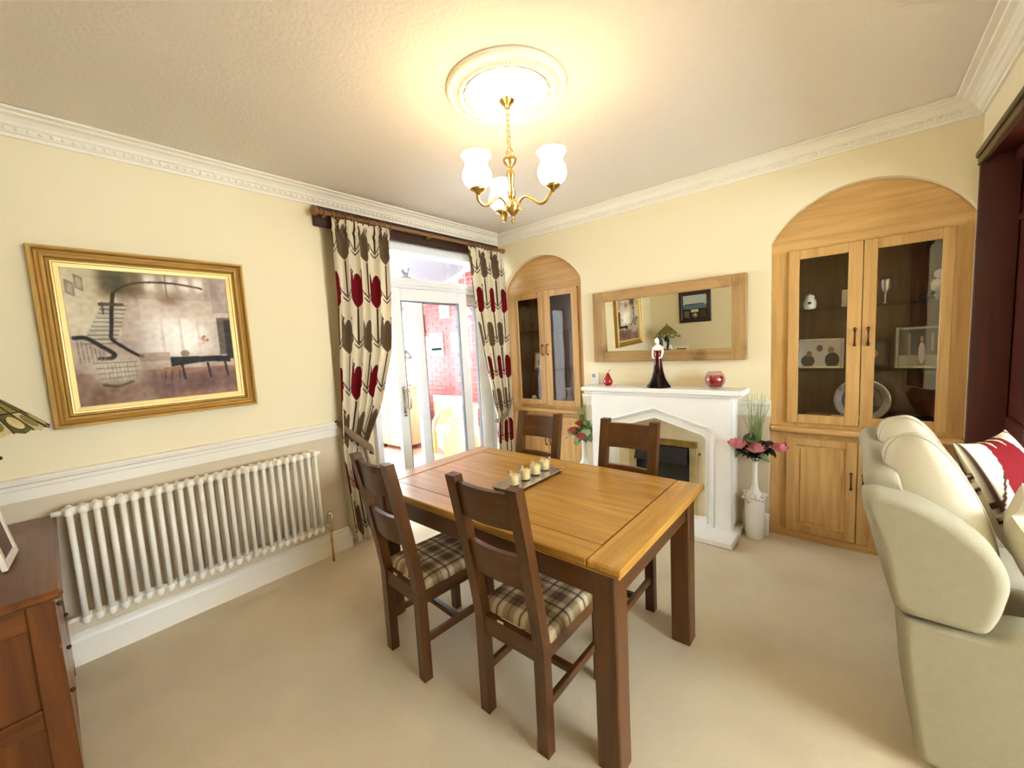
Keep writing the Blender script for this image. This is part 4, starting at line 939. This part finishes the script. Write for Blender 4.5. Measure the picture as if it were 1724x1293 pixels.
for k, (x, y, lb) in enumerate(((1.690, -1.875, 'glass candle pot nearest the camera on the tray'), (1.688, -1.782, 'second glass candle pot from the near end of the tray'), (1.684, -1.690, 'third glass candle pot from the near end of the tray'), (1.680, -1.598, 'glass candle pot at the far end of the tray, nearest the fireplace'))):
    if cg is None:
        cg = thing('candle_pot', lb, 'candle', (x, y, TZ+.018), group='candle pots on the tray')
        MB().lathe([(.024, 0), (.027, .004), (.033, .070), (.034, .074), (.0305, .073), (.0255, .008), (0, .006)], (x, y, TZ+.018), 20).build('glass', glass('pot_glass', (.98, .97, .93), 1.0), cg)
        MB().lathe([(0, .008), (.0245, .0085), (.029, .056), (0, .055)], (x, y, TZ+.018), 18).build('wax', wax, cg)
        MB().tube([(x, y, TZ+.072), (x+.001, y, TZ+.084)], .001, 5).build('wick', black, cg)
    else:
        o = copy_tree(cg); o.location = (x, y, TZ+.018); o['label'] = lb
# ---------------------------------------------------------------- chairs
def plaid(co):
    x, y = co[:, 0], co[:, 1]
    a = (x/.115) % 1; b = (y/.115) % 1
    c = np.empty((len(co), 3)); c[:] = (206, 188, 150)
    da = (a > .5); db = (b > .5)
    c[da ^ db] = (166, 142, 108); c[da & db] = (112, 90, 66)
    ln = (np.abs(a-.25) < .030) | (np.abs(b-.25) < .030); c[ln] = (72, 52, 40); l2 = (np.abs(a-.75) < .02) | (np.abs(b-.75) < .02); c[l2] = c[l2]*.75
    return c
HW = .172
def make_chair():
    t = thing('dining_chair', '', 'chair', (0, 0, 0), group='dining chairs round the table')
    # local: back at y=0 (floor), seat towards +y
    pw = .048; pd = .042; top = 1.035; rake = .105
    def py(z): return 0 if z < .42 else -rake*((z-.42)/(top-.42))**1.15
    for s in (-1, 1):
        m = MB(); zs = [0, .2, .42, .56, .70, .86, top]; V = []; F = []
        for z in zs:
            for a, b in ((-1, -1), (1, -1), (1, 1), (-1, 1)): V.append((s*(HW-pw/2)+a*pw/2, py(z)+b*pd/2, z))
        for i in range(len(zs)-1):
            for k in range(4): F.append((i*4+k, i*4+(k+1) % 4, (i+1)*4+(k+1) % 4, (i+1)*4+k))
        F += [(3, 2, 1, 0), tuple(range(len(V)-4, len(V)))]; m.add(V, F); m.build('back_post', OAKC('z'), t, False)
    iw = HW-pw
    def rail(z0, z1, curve, name):
        def f(u, v): return None
        m = MB(); n = 8; V = []; F = []
        for i in range(n+1):
            x = -iw+2*iw*i/n; c = -curve*math.sin(PI*i/n)
            for z, dy in ((z0, -.011), (z0, .011), (z1, .011), (z1, -.011)): V.append((x, py(z)+c+dy, z))
        for i in range(n):
            for k in range(4): F.append((i*4+k, i*4+(k+1) % 4, (i+1)*4+(k+1) % 4, (i+1)*4+k))
        m.add(V, F); m.build(name, OAKC('x'), t, False)
    rail(.875, 1.012, .016, 'top_rail'); rail(.645, .775, .016, 'lower_rail')
    for s in (-1, 1): MB().box(s*(HW-.022)-.021, s*(HW-.022)+.021, .385, .427, 0, .425, .003).build('front_leg', OAKC('z'), t, False)
    m = MB(); m.box(-iw, iw, -.013, .013, .355, .43); m.build('back_apron', OAKC('x'), t, False)
    MB().box(-HW+.04, HW-.04, .393, .417, .355, .425).build('front_apron', OAKC('x'), t, False)
    for s in (-1, 1):
        MB().box(s*(HW-.024)-.011, s*(HW-.024)+.011, .021, .385, .355, .425).build('side_apron', OAKC('y'), t, False)
        MB().box(s*(HW-.024)-.010, s*(HW-.024)+.010, .021, .385, .165, .200, .002).build('side_stretcher', OAKC('y'), t, False)
    MB().box(-HW+.034, HW-.034, .19, .215, .168, .197, .002).build('cross_stretcher', OAKC('x'), t, False)
    m = MB(); nx, ny = 44, 48
    def top_(u, v):
        x = (u-.5)*2; y = (v-.5)*2; e = (1-x**6)*(1-y**6); return (x*(HW+.006), .218+y*.202, .432+.046*max(e, 0)**.30)
    m.grid(top_, nx, ny); m.add([(-HW-.006, .016, .432), (HW+.006, .016, .432), (HW+.006, .42, .432), (-HW-.006, .42, .432)], [(3, 2, 1, 0)])
    o = m.build('seat_pad', vcol('plaid_wool', .95, 0, .3, 700), t, False); paint(o, plaid)
    MB().box(-.055, -.025, -.0145, -.012, .433, .441).build('care_tag', ceramic, t, False)
    return t
proto = make_chair()
for i, (x, y, rz, lab) in enumerate(((1.995, -2.292, 0, 'oak dining chair with plaid seat at the near side, right, closest to the camera'), (1.362, -2.345, math.radians(-4), 'oak dining chair with plaid seat at the near side, left, by the radiator'),
                                     (2.0, -1.30, PI, 'oak dining chair on the far side of the table, in front of the fire'), (1.362, -1.30, PI, 'oak dining chair on the far side, in front of the left alcove'))):
    o = proto if i == 0 else copy_tree(proto); o.location = (x, y, 0); o.rotation_euler = (0, 0, rz); o['label'] = lab

# ---------------------------------------------------------------- ceiling rose and chandelier
RX, RY = 1.728, -1.822
cr_ = thing('ceiling_rose', 'white fluted plaster ceiling rose with beaded border', 'ceiling rose', (RX, RY, H))
MB().lathe([(.276, H+.0), (.276, H-.012), (.268, H-.022), (.252, H-.026), (.250, H-.020), (.226, H-.020), (.224, H-.028), (.214, H-.032), (.206, H-.030), (.204, H-.018), (0, H-.018)][::-1], (RX, RY, 0), 72).build('rim', plast, cr_)
m = MB(); nf = 18
def flute(u, v):
    a = 2*PI*u; r = .02+v*.178*(1-.045*(1-abs(math.sin(nf*a/2)))); return (RX+r*math.cos(a), RY+r*math.sin(a), H-.020-.016*(1-v)**.7-.008*v*abs(math.sin(nf*a/2)))
m.grid(flute, nf*10, 10, True, True); m.build('fluted_dish', plast, cr_)
m = MB()
for k in range(90):
    a = 2*PI*k/90; m.box(-.0035, .0035, -.009, .009, -.0030, .0030); 
    for i in range(len(m.v)-8, len(m.v)):
        x, y, z = m.v[i]; rr = .238+y; m.v[i] = (RX+rr*math.cos(a)-x*math.sin(a), RY+rr*math.sin(a)+x*math.cos(a), H-.022+z)
o = m.build('dentil_ring', plast, cr_); o['kind'] = 'stuff'
m = MB()
for k in range(110): a = 2*PI*k/110; m.ball((RX+.219*math.cos(a), RY+.219*math.sin(a), H-.030), .0055, 6, 4)
o = m.build('bead_ring', plast, cr_); o['kind'] = 'stuff'
cx, cy = 1.713, -1.806
ca = thing('chandelier', 'brass three arm chandelier with glowing white glass shades', 'chandelier', (cx, cy, 2.08))
MB().lathe([(0, 2.600), (.012, 2.602), (.016, 2.615), (.028, 2.622), (.034, 2.634), (.047, 2.640), (.052, 2.650), (.052, 2.654), (0, 2.655)], (cx, cy, 0), 28).build('canopy', brass, ca)
zz = 2.600; k = 0
while zz > 2.418:
    m = MB(); r0, l0 = .0085, .030; pts = []
    for i in range(14):
        a = 2*PI*i/14; px_, pz_ = r0*math.cos(a), (l0/2-r0)*(1 if math.sin(a) >= 0 else -1)+r0*math.sin(a)
        pts.append((cx+(px_ if k % 2 else 0), cy+(0 if k % 2 else px_), zz-l0/2+pz_))
    m.tube(pts, .0022, 6, True); m.build('chain_link', brass, ca); zz -= .024; k += 1
m = MB(); m.tube([(cx+.018*math.cos(a), cy, 2.405+.018*math.sin(a)) for a in [2*PI*i/18 for i in range(18)]], .0028, 6, True); m.build('hanging_loop', brass, ca)
MB().lathe([(.006, 2.325), (.012, 2.340), (.028, 2.355), (.034, 2.372), (.028, 2.382), (.010, 2.388), (0, 2.390)], (cx, cy, 0), 20).build('collar', brass, ca)
MB().lathe([(.010, 2.185), (.018, 2.205), (.020, 2.225), (.012, 2.245), (.014, 2.27), (.020, 2.305), (.016, 2.320), (.008, 2.328)], (cx, cy, 0), 20).build('stem_vase', brass, ca)
MB().lathe([(0, 2.075), (.006, 2.082), (.009, 2.094), (.005, 2.104), (.006, 2.112), (.020, 2.124), (.032, 2.138), (.034, 2.150), (.030, 2.172), (.020, 2.186), (.010, 2.190)], (cx, cy, 0), 22).build('body', brass, ca)
tc = Vector((.6336, -.7737, 0)); lt = Vector((.7737, .6336, 0))
shade_m = None
shmat = emit('glowing_opal_glass', (255, 228, 182), SHADE_POWER)
for off, lat in ((.115, -.150), (.105, .187), (-.200, -.055)):
    d = tc*off+lt*lat; L = d.length; d.normalize(); P = lambda r, z: (cx+d.x*r, cy+d.y*r, z)
    m = MB(); pts = [P(.028, 2.155), P(.045, 2.178), P(.070, 2.190), P(.095, 2.180), P(.125, 2.155), P(.152, 2.140), P(.176, 2.145), P(.192, 2.165), P(L, 2.190)]
    sp = []
    for i in range(len(pts)-1):
        for q in range(3):
            t_ = q/3; p0 = Vector(pts[max(i-1, 0)]); p1 = Vector(pts[i]); p2 = Vector(pts[i+1]); p3 = Vector(pts[min(i+2, len(pts)-1)])
            sp.append(.5*((2*p1)+(p2-p0)*t_+(2*p0-5*p1+4*p2-p3)*t_*t_+(3*p1-p0-3*p2+p3)*t_**3))
    sp.append(Vector(pts[-1])); m.tube(sp, .0075, 10); arm = m.build('arm', brass, ca)
    m = MB(); m.tube([P(.048+.014*math.cos(a), 2.146+.014*math.sin(a)) for a in [1.6+i*.45 for i in range(10)]], [.005-.0003*i for i in range(10)], 7); m.build('scroll', brass, arm)
    ex, ey = cx+d.x*L, cy+d.y*L
    MB().lathe([(.008, 2.178), (.012, 2.186), (.030, 2.196), (.036, 2.206), (.030, 2.210), (0, 2.210)], (ex, ey, 0), 18).build('cup', brass, arm)
    MB().lathe([(.020, 2.2105), (.040, 2.214), (.058, 2.232), (.066, 2.258), (.062, 2.282), (.050, 2.302), (.046, 2.314), (.052, 2.332), (.064, 2.350), (.062, 2.351), (.050, 2.333), (.043, 2.314), (.047, 2.300)], (ex, ey, 0), 40, 'z',
               lambda a, t: 1+(.07*abs(math.cos(4*a)) if .45 < t < .95 else .015*math.cos(8*a))).build('shade', shmat, arm)

# ---------------------------------------------------------------- sofa
sf = thing('sofa', 'oatmeal upholstered sofa with high side wing, back to the dining table', 'sofa', (3.55, -1.02, 0))
YS0, YS1 = -1.59, -.50
def side_prof():       # outline of the lower arm side in x,z
    return [(3.165, .035), (3.12, .30), (3.100, .525), (3.30, .535), (3.36, .575), (3.95, .575), (4.02, .53), (4.03, .04)]
def puffy_prism(poly, y0, y1, name, mat, parent, r=.035, n=4):
    """prism along y with rounded edges: inset poly at both ends"""
    c = Vector((sum(p[0] for p in poly)/len(poly), sum(p[1] for p in poly)/len(poly)))
    pts = []
    N_ = len(poly); P = [Vector(p) for p in poly]
    den = []
    for i in range(N_):                       # round the outline corners
        a, b, d = P[i-1], P[i], P[(i+1) % N_]; ra = min(r*1.2, (b-a).length*.4, (d-b).length*.4); s = b+(a-b).normalized()*ra; e = b+(d-b).normalized()*ra
        for k in range(5): t = k/4; den.append(s*(1-t)**2+b*2*t*(1-t)+e*t*t)
    m = MB(); V = []; F = []; rows = []
    prof_ = [(r*(1-math.sin(PI/2*k/n)), y0+r*(1-math.cos(PI/2*k/n))) for k in range(n+1)]+[(r*(1-math.cos(PI/2*k/n)), y1-r+r*math.sin(PI/2*k/n)) for k in range(n+1)]
    M_ = len(den)
    for ins, y in prof_:
        for i in range(M_):
            a, b, d = den[i-1], den[i], den[(i+1) % M_]; tg = (d-a); nr = Vector((tg.y, -tg.x)); nr = nr.normalized() if nr.length > 1e-9 else Vector((0, 0))
            if nr.dot(b-c) < 0 and False: nr = -nr
            q = b+(c-b).normalized()*ins; V.append((q.x, y, q.y))
    for j in range(len(prof_)-1):
        for i in range(M_): F.append((j*M_+i, j*M_+(i+1) % M_, (j+1)*M_+(i+1) % M_, (j+1)*M_+i))
    F += [tuple(range(M_))[::-1], tuple(range((len(prof_)-1)*M_, len(prof_)*M_))]
    m.add(V, F, True)
    for i in (-1, -2): m.sm[i] = False
    return m.build(name, mat, parent)
wing = [(3.098, .535), (3.055, .70), (3.000, .925), (3.03, .945), (3.13, .930), (3.235, .878), (3.315, .800), (3.345, .715), (3.325, .600), (3.30, .535)]
for y0, y1 in ((YS0, YS0+.15), (YS1-.15, YS1)):
    puffy_prism(side_prof(), y0, y1, 'arm', fabric, sf, .03); puffy_prism(wing, y0, y1, 'wing', fabric, sf, .035)
puffy_prism([(3.185, .04), (3.12, .50), (3.005, .955), (3.03, .985), (3.10, .985), (3.20, .52), (3.26, .04)], YS0+.10, YS1-.10, 'back', fabric, sf, .03)
MB().box(3.22, 4.0, YS0+.14, YS1-.14, .05, .30, .03).build('seat_base', fabric, sf)
for i in range(2):
    ym = YS0+.15+(YS1-YS0-.30)*(i+.5)/2; hw_ = (YS1-YS0-.30)/4-.004
    MB().puff((3.66, ym, .40), (.36, hw_, .10), .28).build('seat_cushion', fabl, sf)
    Mx = Matrix.Rotation(math.radians(-18), 4, 'Y')
    bc = MB(); bc.puff((3.215, ym, .80), (.098, hw_+.006, .29), .58, 40, 26, Mx, lambda p: Vector((p.x*(1+.22*math.cos(p.z*5)), p.y, p.z)))
    b = bc.build('back_cushion', fabl, sf)
    for fy in (-.55, .25):       # seam piping over the cushion
        off = fy*(hw_+.006); cf = max(0, 1-(abs(fy))**(2/.58))**(.58/2); pts = []
        for k in range(31):
            t = -PI*.5+PI*k/30; ce, se = math.cos(t), math.sin(t); p = Vector((.099*cf*math.copysign(abs(ce)**.58, ce), off*abs(ce)**.58, .291*math.copysign(abs(se)**.93, se))); p.x *= (1+.22*math.cos(p.z*5)); p = Mx @ p; pts.append(p+Vector((3.215, ym, .80)))
        MB().tube(pts, .003, 6).build('piping', fabl, b)
        pts = []
        for k in range(31):
            t = -PI*.5+PI*k/30; ce, se = math.cos(t), math.sin(t); p = Vector((-.099*cf*math.copysign(abs(ce)**.58, ce), off*abs(ce)**.58, .291*math.copysign(abs(se)**.93, se))); p.x *= (1+.22*math.cos(p.z*5)); p = Mx @ p; pts.append(p+Vector((3.215, ym, .80)))
        MB().tube(pts, .003, 6).build('piping', fabl, b)
for x in (3.22, 3.95):
    for y in (YS0+.05, YS1-.10): MB().box(x, x+.05, y, y+.05, 0, .05).build('foot', black, sf)
def pillow(c, rz, ry, h, name, mat, label, fn=None, cat='cushion'):
    """scatter cushion with pointed corners: flat in its own x"""
    n = 56; us = np.linspace(-1, 1, n); a, b = np.meshgrid(us, us, indexing='ij')
    e = np.clip((1-a**2)*(1-b**2), 0, 1)**.45; pin = 1-.10*(1-np.abs(a)**2)*(np.abs(b)**3); pin2 = 1-.10*(1-np.abs(b)**2)*(np.abs(a)**3)
    t = thing(name, label, cat, c, 0); Mx = Matrix.Rotation(rz, 3, 'Z') @ Matrix.Rotation(ry, 3, 'Y'); Mn = np.array(Mx)
    for s, nm in ((1, 'front_cover'), (-1, 'back_cover')):
        L = np.stack([s*h[0]*e, h[1]*a*pin2, h[2]*b*pin], -1); Wd = L@Mn.T+np.array(c)
        grid_mesh(nm, Wd if s > 0 else Wd[::-1], mat, t, fn(a*h[1]+.4, b*h[2]+.42) if fn and s > 0 else (fn(a[::-1]*h[1]+.4, b[::-1]*h[2]+.3) if fn else None))
    return t
def bigtulip(u, v): return tulip_pattern(u*.55-.215, v*.60-.14)
pillow((3.46, -.88, .82), math.radians(-28), math.radians(-24), (.075, .215, .215), 'scatter_cushion', vcol('tulip_cushion_cloth', .85), 'cream cushion with dark red tulips leaning on the sofa back', bigtulip)
pillow((3.50, -1.29, .69), math.radians(-14), math.radians(-26), (.085, .21, .23), 'scatter_cushion', fabl, 'plain cream cushion in front of the tulip cushion on the sofa')

# ---------------------------------------------------------------- sideboard by the camera, lamp, frames on the front wall
sb = thing('sideboard', 'oak sideboard in the near left corner below the lamp', 'sideboard', (.54, -3.58, 0))
MB().box(.03, 1.055, -3.795, -3.378, .770, .800, .010).build('top', SIDE('x'), sb)
MB().box(.05, 1.02, -3.79, -3.42, .06, .770, .003).build('carcass', SIDE('z'), sb)
for y0, y1 in ((-3.79, -3.73), (-3.46, -3.405)): MB().box(1.02, 1.034, y0, y1, .0, .770, .003).build('end_stile', SIDE('z'), sb)
for z0, z1 in ((.69, .770), (.36, .42), (.06, .14)): MB().box(1.02, 1.032, -3.73, -3.46, z0, z1, .003).build('end_rail', SIDE('y'), sb)
for x0, x1 in ((.06, .375), (.380, .695), (.700, 1.015)):
    d = MB().box(x0, x1, -3.42, -3.400, .60, .755, .004).build('drawer', SIDE('x'), sb); MB().ball(((x0+x1)/2, -3.394, .68), .008, 10, 6).build('knob', bronze, d)
    d = MB().box(x0, x1, -3.42, -3.400, .09, .59, .004).build('door', SIDE('z'), sb); MB().ball((x1-.03, -3.394, .42), .008, 10, 6).build('knob', bronze, d)
for x in (.05, .97):
    for y in (-3.79, -3.45): MB().box(x, x+.05, y, y+.05, 0, .06).build('foot', SIDE('z'), sb)
tl = thing('table_lamp', 'stained glass table lamp on the sideboard', 'lamp', (.374, -3.567, .80))
lxx, lyy = .374, -3.567
MB().lathe([(.075, .80), (.078, .812), (.060, .828), (.030, .845), (.018, .88), (.024, .93), (.030, .96), (.016, 1.0), (.012, 1.10), (.014, 1.2), (.008, 1.30), (.008, 1.46), (.006, 1.47), (.012, 1.48), (.004, 1.492), (0, 1.495)], (lxx, lyy, 0), 18).build('base', plain('dark_bronze', (60, 46, 28), .4, .7), tl)
lead = plain('lead_came', (50, 44, 26), .5, .5)
sg = [plain('olive_glass', (140, 132, 70), .35, var=.3, vscale=40), plain('amber_cream_glass', (216, 198, 140), .35, var=.2, vscale=40), plain('moss_glass', (92, 92, 44), .35, var=.3, vscale=40)]
n = 20; rows = [(.030, 1.452), (.095, 1.395), (.150, 1.338), (.217, 1.266)]
for r in range(3):
    (ra_, za_), (rb_, zb_) = rows[r], rows[r+1]
    for k in range(n):
        a0, a1 = 2*PI*(k+.03)/n, 2*PI*(k+.97)/n; m = MB()
        def Q(a, r_, z_): return (lxx+r_*math.cos(a), lyy+r_*math.sin(a), z_)
        am = (a0+a1)/2
        if r < 2: m.add([Q(a0, ra_+.002, za_-.002), Q(a1, ra_+.002, za_-.002), Q(a1, rb_-.001, zb_+.001), Q(a0, rb_-.001, zb_+.001)]+[Q(a0, ra_-.002, za_-.004), Q(a1, ra_-.002, za_-.004), Q(a1, rb_-.005, zb_-.001), Q(a0, rb_-.005, zb_-.001)], [(0, 3, 2, 1), (4, 5, 6, 7), (0, 1, 5, 4), (1, 2, 6, 5), (2, 3, 7, 6), (3, 0, 4, 7)])
        else: m.add([Q(a0, ra_+.002, za_-.002), Q(a1, ra_+.002, za_-.002), Q(a1, rb_-.004, zb_+.004), Q(am, rb_+.004, zb_-.006), Q(a0, rb_-.004, zb_+.004)]+[Q(a0, ra_-.002, za_-.004), Q(a1, ra_-.002, za_-.004), Q(a1, rb_-.008, zb_+.002), Q(am, rb_, zb_-.008), Q(a0, rb_-.008, zb_+.002)], [(0, 4, 3, 2, 1), (5, 6, 7, 8, 9), (2, 3, 8, 7), (3, 4, 9, 8), (1, 2, 7, 6), (4, 0, 5, 9)])
        m.build('glass_piece', sg[0] if r < 2 else sg[1 if k % 2 else 2], tl)
        if r == 2:
            m = MB(); V = []; ne = 12
            for dd_ in (.0045, .0015):
                for e_ in range(ne):
                    t_ = .52+.34*math.sin(2*PI*e_/ne); rr_ = ra_+(rb_-ra_)*t_; V.append(Q(am+.105*math.cos(2*PI*e_/ne), rr_+dd_*.7, za_+(zb_-za_)*t_+dd_*.7))
            m.add(V, [tuple(range(ne)), tuple(range(ne, 2*ne))[::-1]]+[(i, ne+i, ne+(i+1) % ne, (i+1) % ne) for i in range(ne)]); m.build('glass_petal', sg[1] if k % 2 == 0 else sg[0], tl)
m = MB()
for k in range(n):
    a = 2*PI*k/n; m.tube([(lxx+r_*math.cos(a), lyy+r_*math.sin(a), z_) for r_, z_ in rows], .0028, 5)
for r_, z_ in rows[:3]: m.tube([(lxx+r_*math.cos(2*PI*i/40), lyy+r_*math.sin(2*PI*i/40), z_) for i in range(40)], .003, 5, True)
m.build('leading', lead, tl)
m = MB(); m.tube([(lxx+.03, lyy+.06, 1.33), (lxx+.03, lyy+.075, 1.17)], .0012, 5); m.ball((lxx+.03, lyy+.075, 1.162), .008, 8, 6); m.build('pull_chain', black, tl)
pf = photo_frame(.62, -3.495, .801, .22, .31, 'white framed photograph standing on the sideboard', white, [('r', .5, .35, .45, .3, (90, 60, 50)), ('o', .4, .6, .12, .14, (150, 110, 90)), ('o', .65, .55, .12, .14, (130, 90, 80))], .16, PI-.08, .03, (120, 84, 70))
sh = thing('ship_picture', 'dark framed picture of a ship with coins below it', 'picture', (.76, YF, 1.48))
def wb(x0, x1, z0, z1, d0, d1, name, mat, c=.004, parent=None): return MB().box(x0, x1, YF+d0, YF+d1, z0, z1, c).build(name, mat, parent or sh)
X0_, X1_, Z0_, Z1_ = .510, 1.015, 1.480, 1.988
for a in ((X0_, X1_, Z1_-.05, Z1_), (X0_, X1_, Z0_, Z0_+.05), (X0_, X0_+.05, Z0_+.05, Z1_-.05), (X1_-.05, X1_, Z0_+.05, Z1_-.05)): wb(*a, .002, .032, 'frame', plain('dark_walnut', (44, 22, 14), .35))
wb(X0_+.05, X1_-.05, Z0_+.05, Z1_-.05, .002, .012, 'mount', plain('black_mount', (30, 24, 20), .7), 0)
sky_ = wb(X0_+.065, X1_-.065, 1.70, Z1_-.065, .012, .014, 'print', plain('sky_print', (196, 206, 208), .6), 0)
wb(X0_+.065, X1_-.065, 1.70, 1.765, .014, .015, 'sea', plain('sea_print', (90, 116, 140), .6), 0, sky_)
m = MB(); m.prism([(.60, 1.762), (.90, 1.768), (.915, 1.785), (.60, 1.78)], 'y', YF+.015, YF+.0165); m.build('hull', plain('hull_print', (34, 36, 44), .6), sky_)
for x in (.70, .74, .78, .82): wb(x, x+.012, 1.785, 1.815, .015, .016, 'funnel', plain('funnel_print', (190, 180, 170), .6), 0, sky_)
wb(.585, .67, 1.555, 1.67, .012, .016, 'photo_panel', plain('sepia_panel', (96, 88, 66), .5), 0); wb(.84, .93, 1.555, 1.67, .012, .016, 'photo_panel', plain('dark_panel', (56, 50, 40), .5), 0)
wb(.70, .815, 1.645, 1.69, .012, .016, 'plaque', plain('gold_plaque', (230, 214, 150), .4, .3), 0)
MB().lathe([(.045, .012), (.045, .018), (.0, .020)], (.757, YF, 1.59), 20, 'y').build('coin_mount', plain('coin_mount', (120, 100, 60), .4, .5), sh)
MB().lathe([(.024, .018), (.024, .022), (0, .023)], (.757, YF, 1.59), 16, 'y').build('coin', silver, sh)
for o in list(bpy.data.objects):
    if '_b' in o: del o['_b']
    if o.get('label') is not None and not o['label']: del o['label']
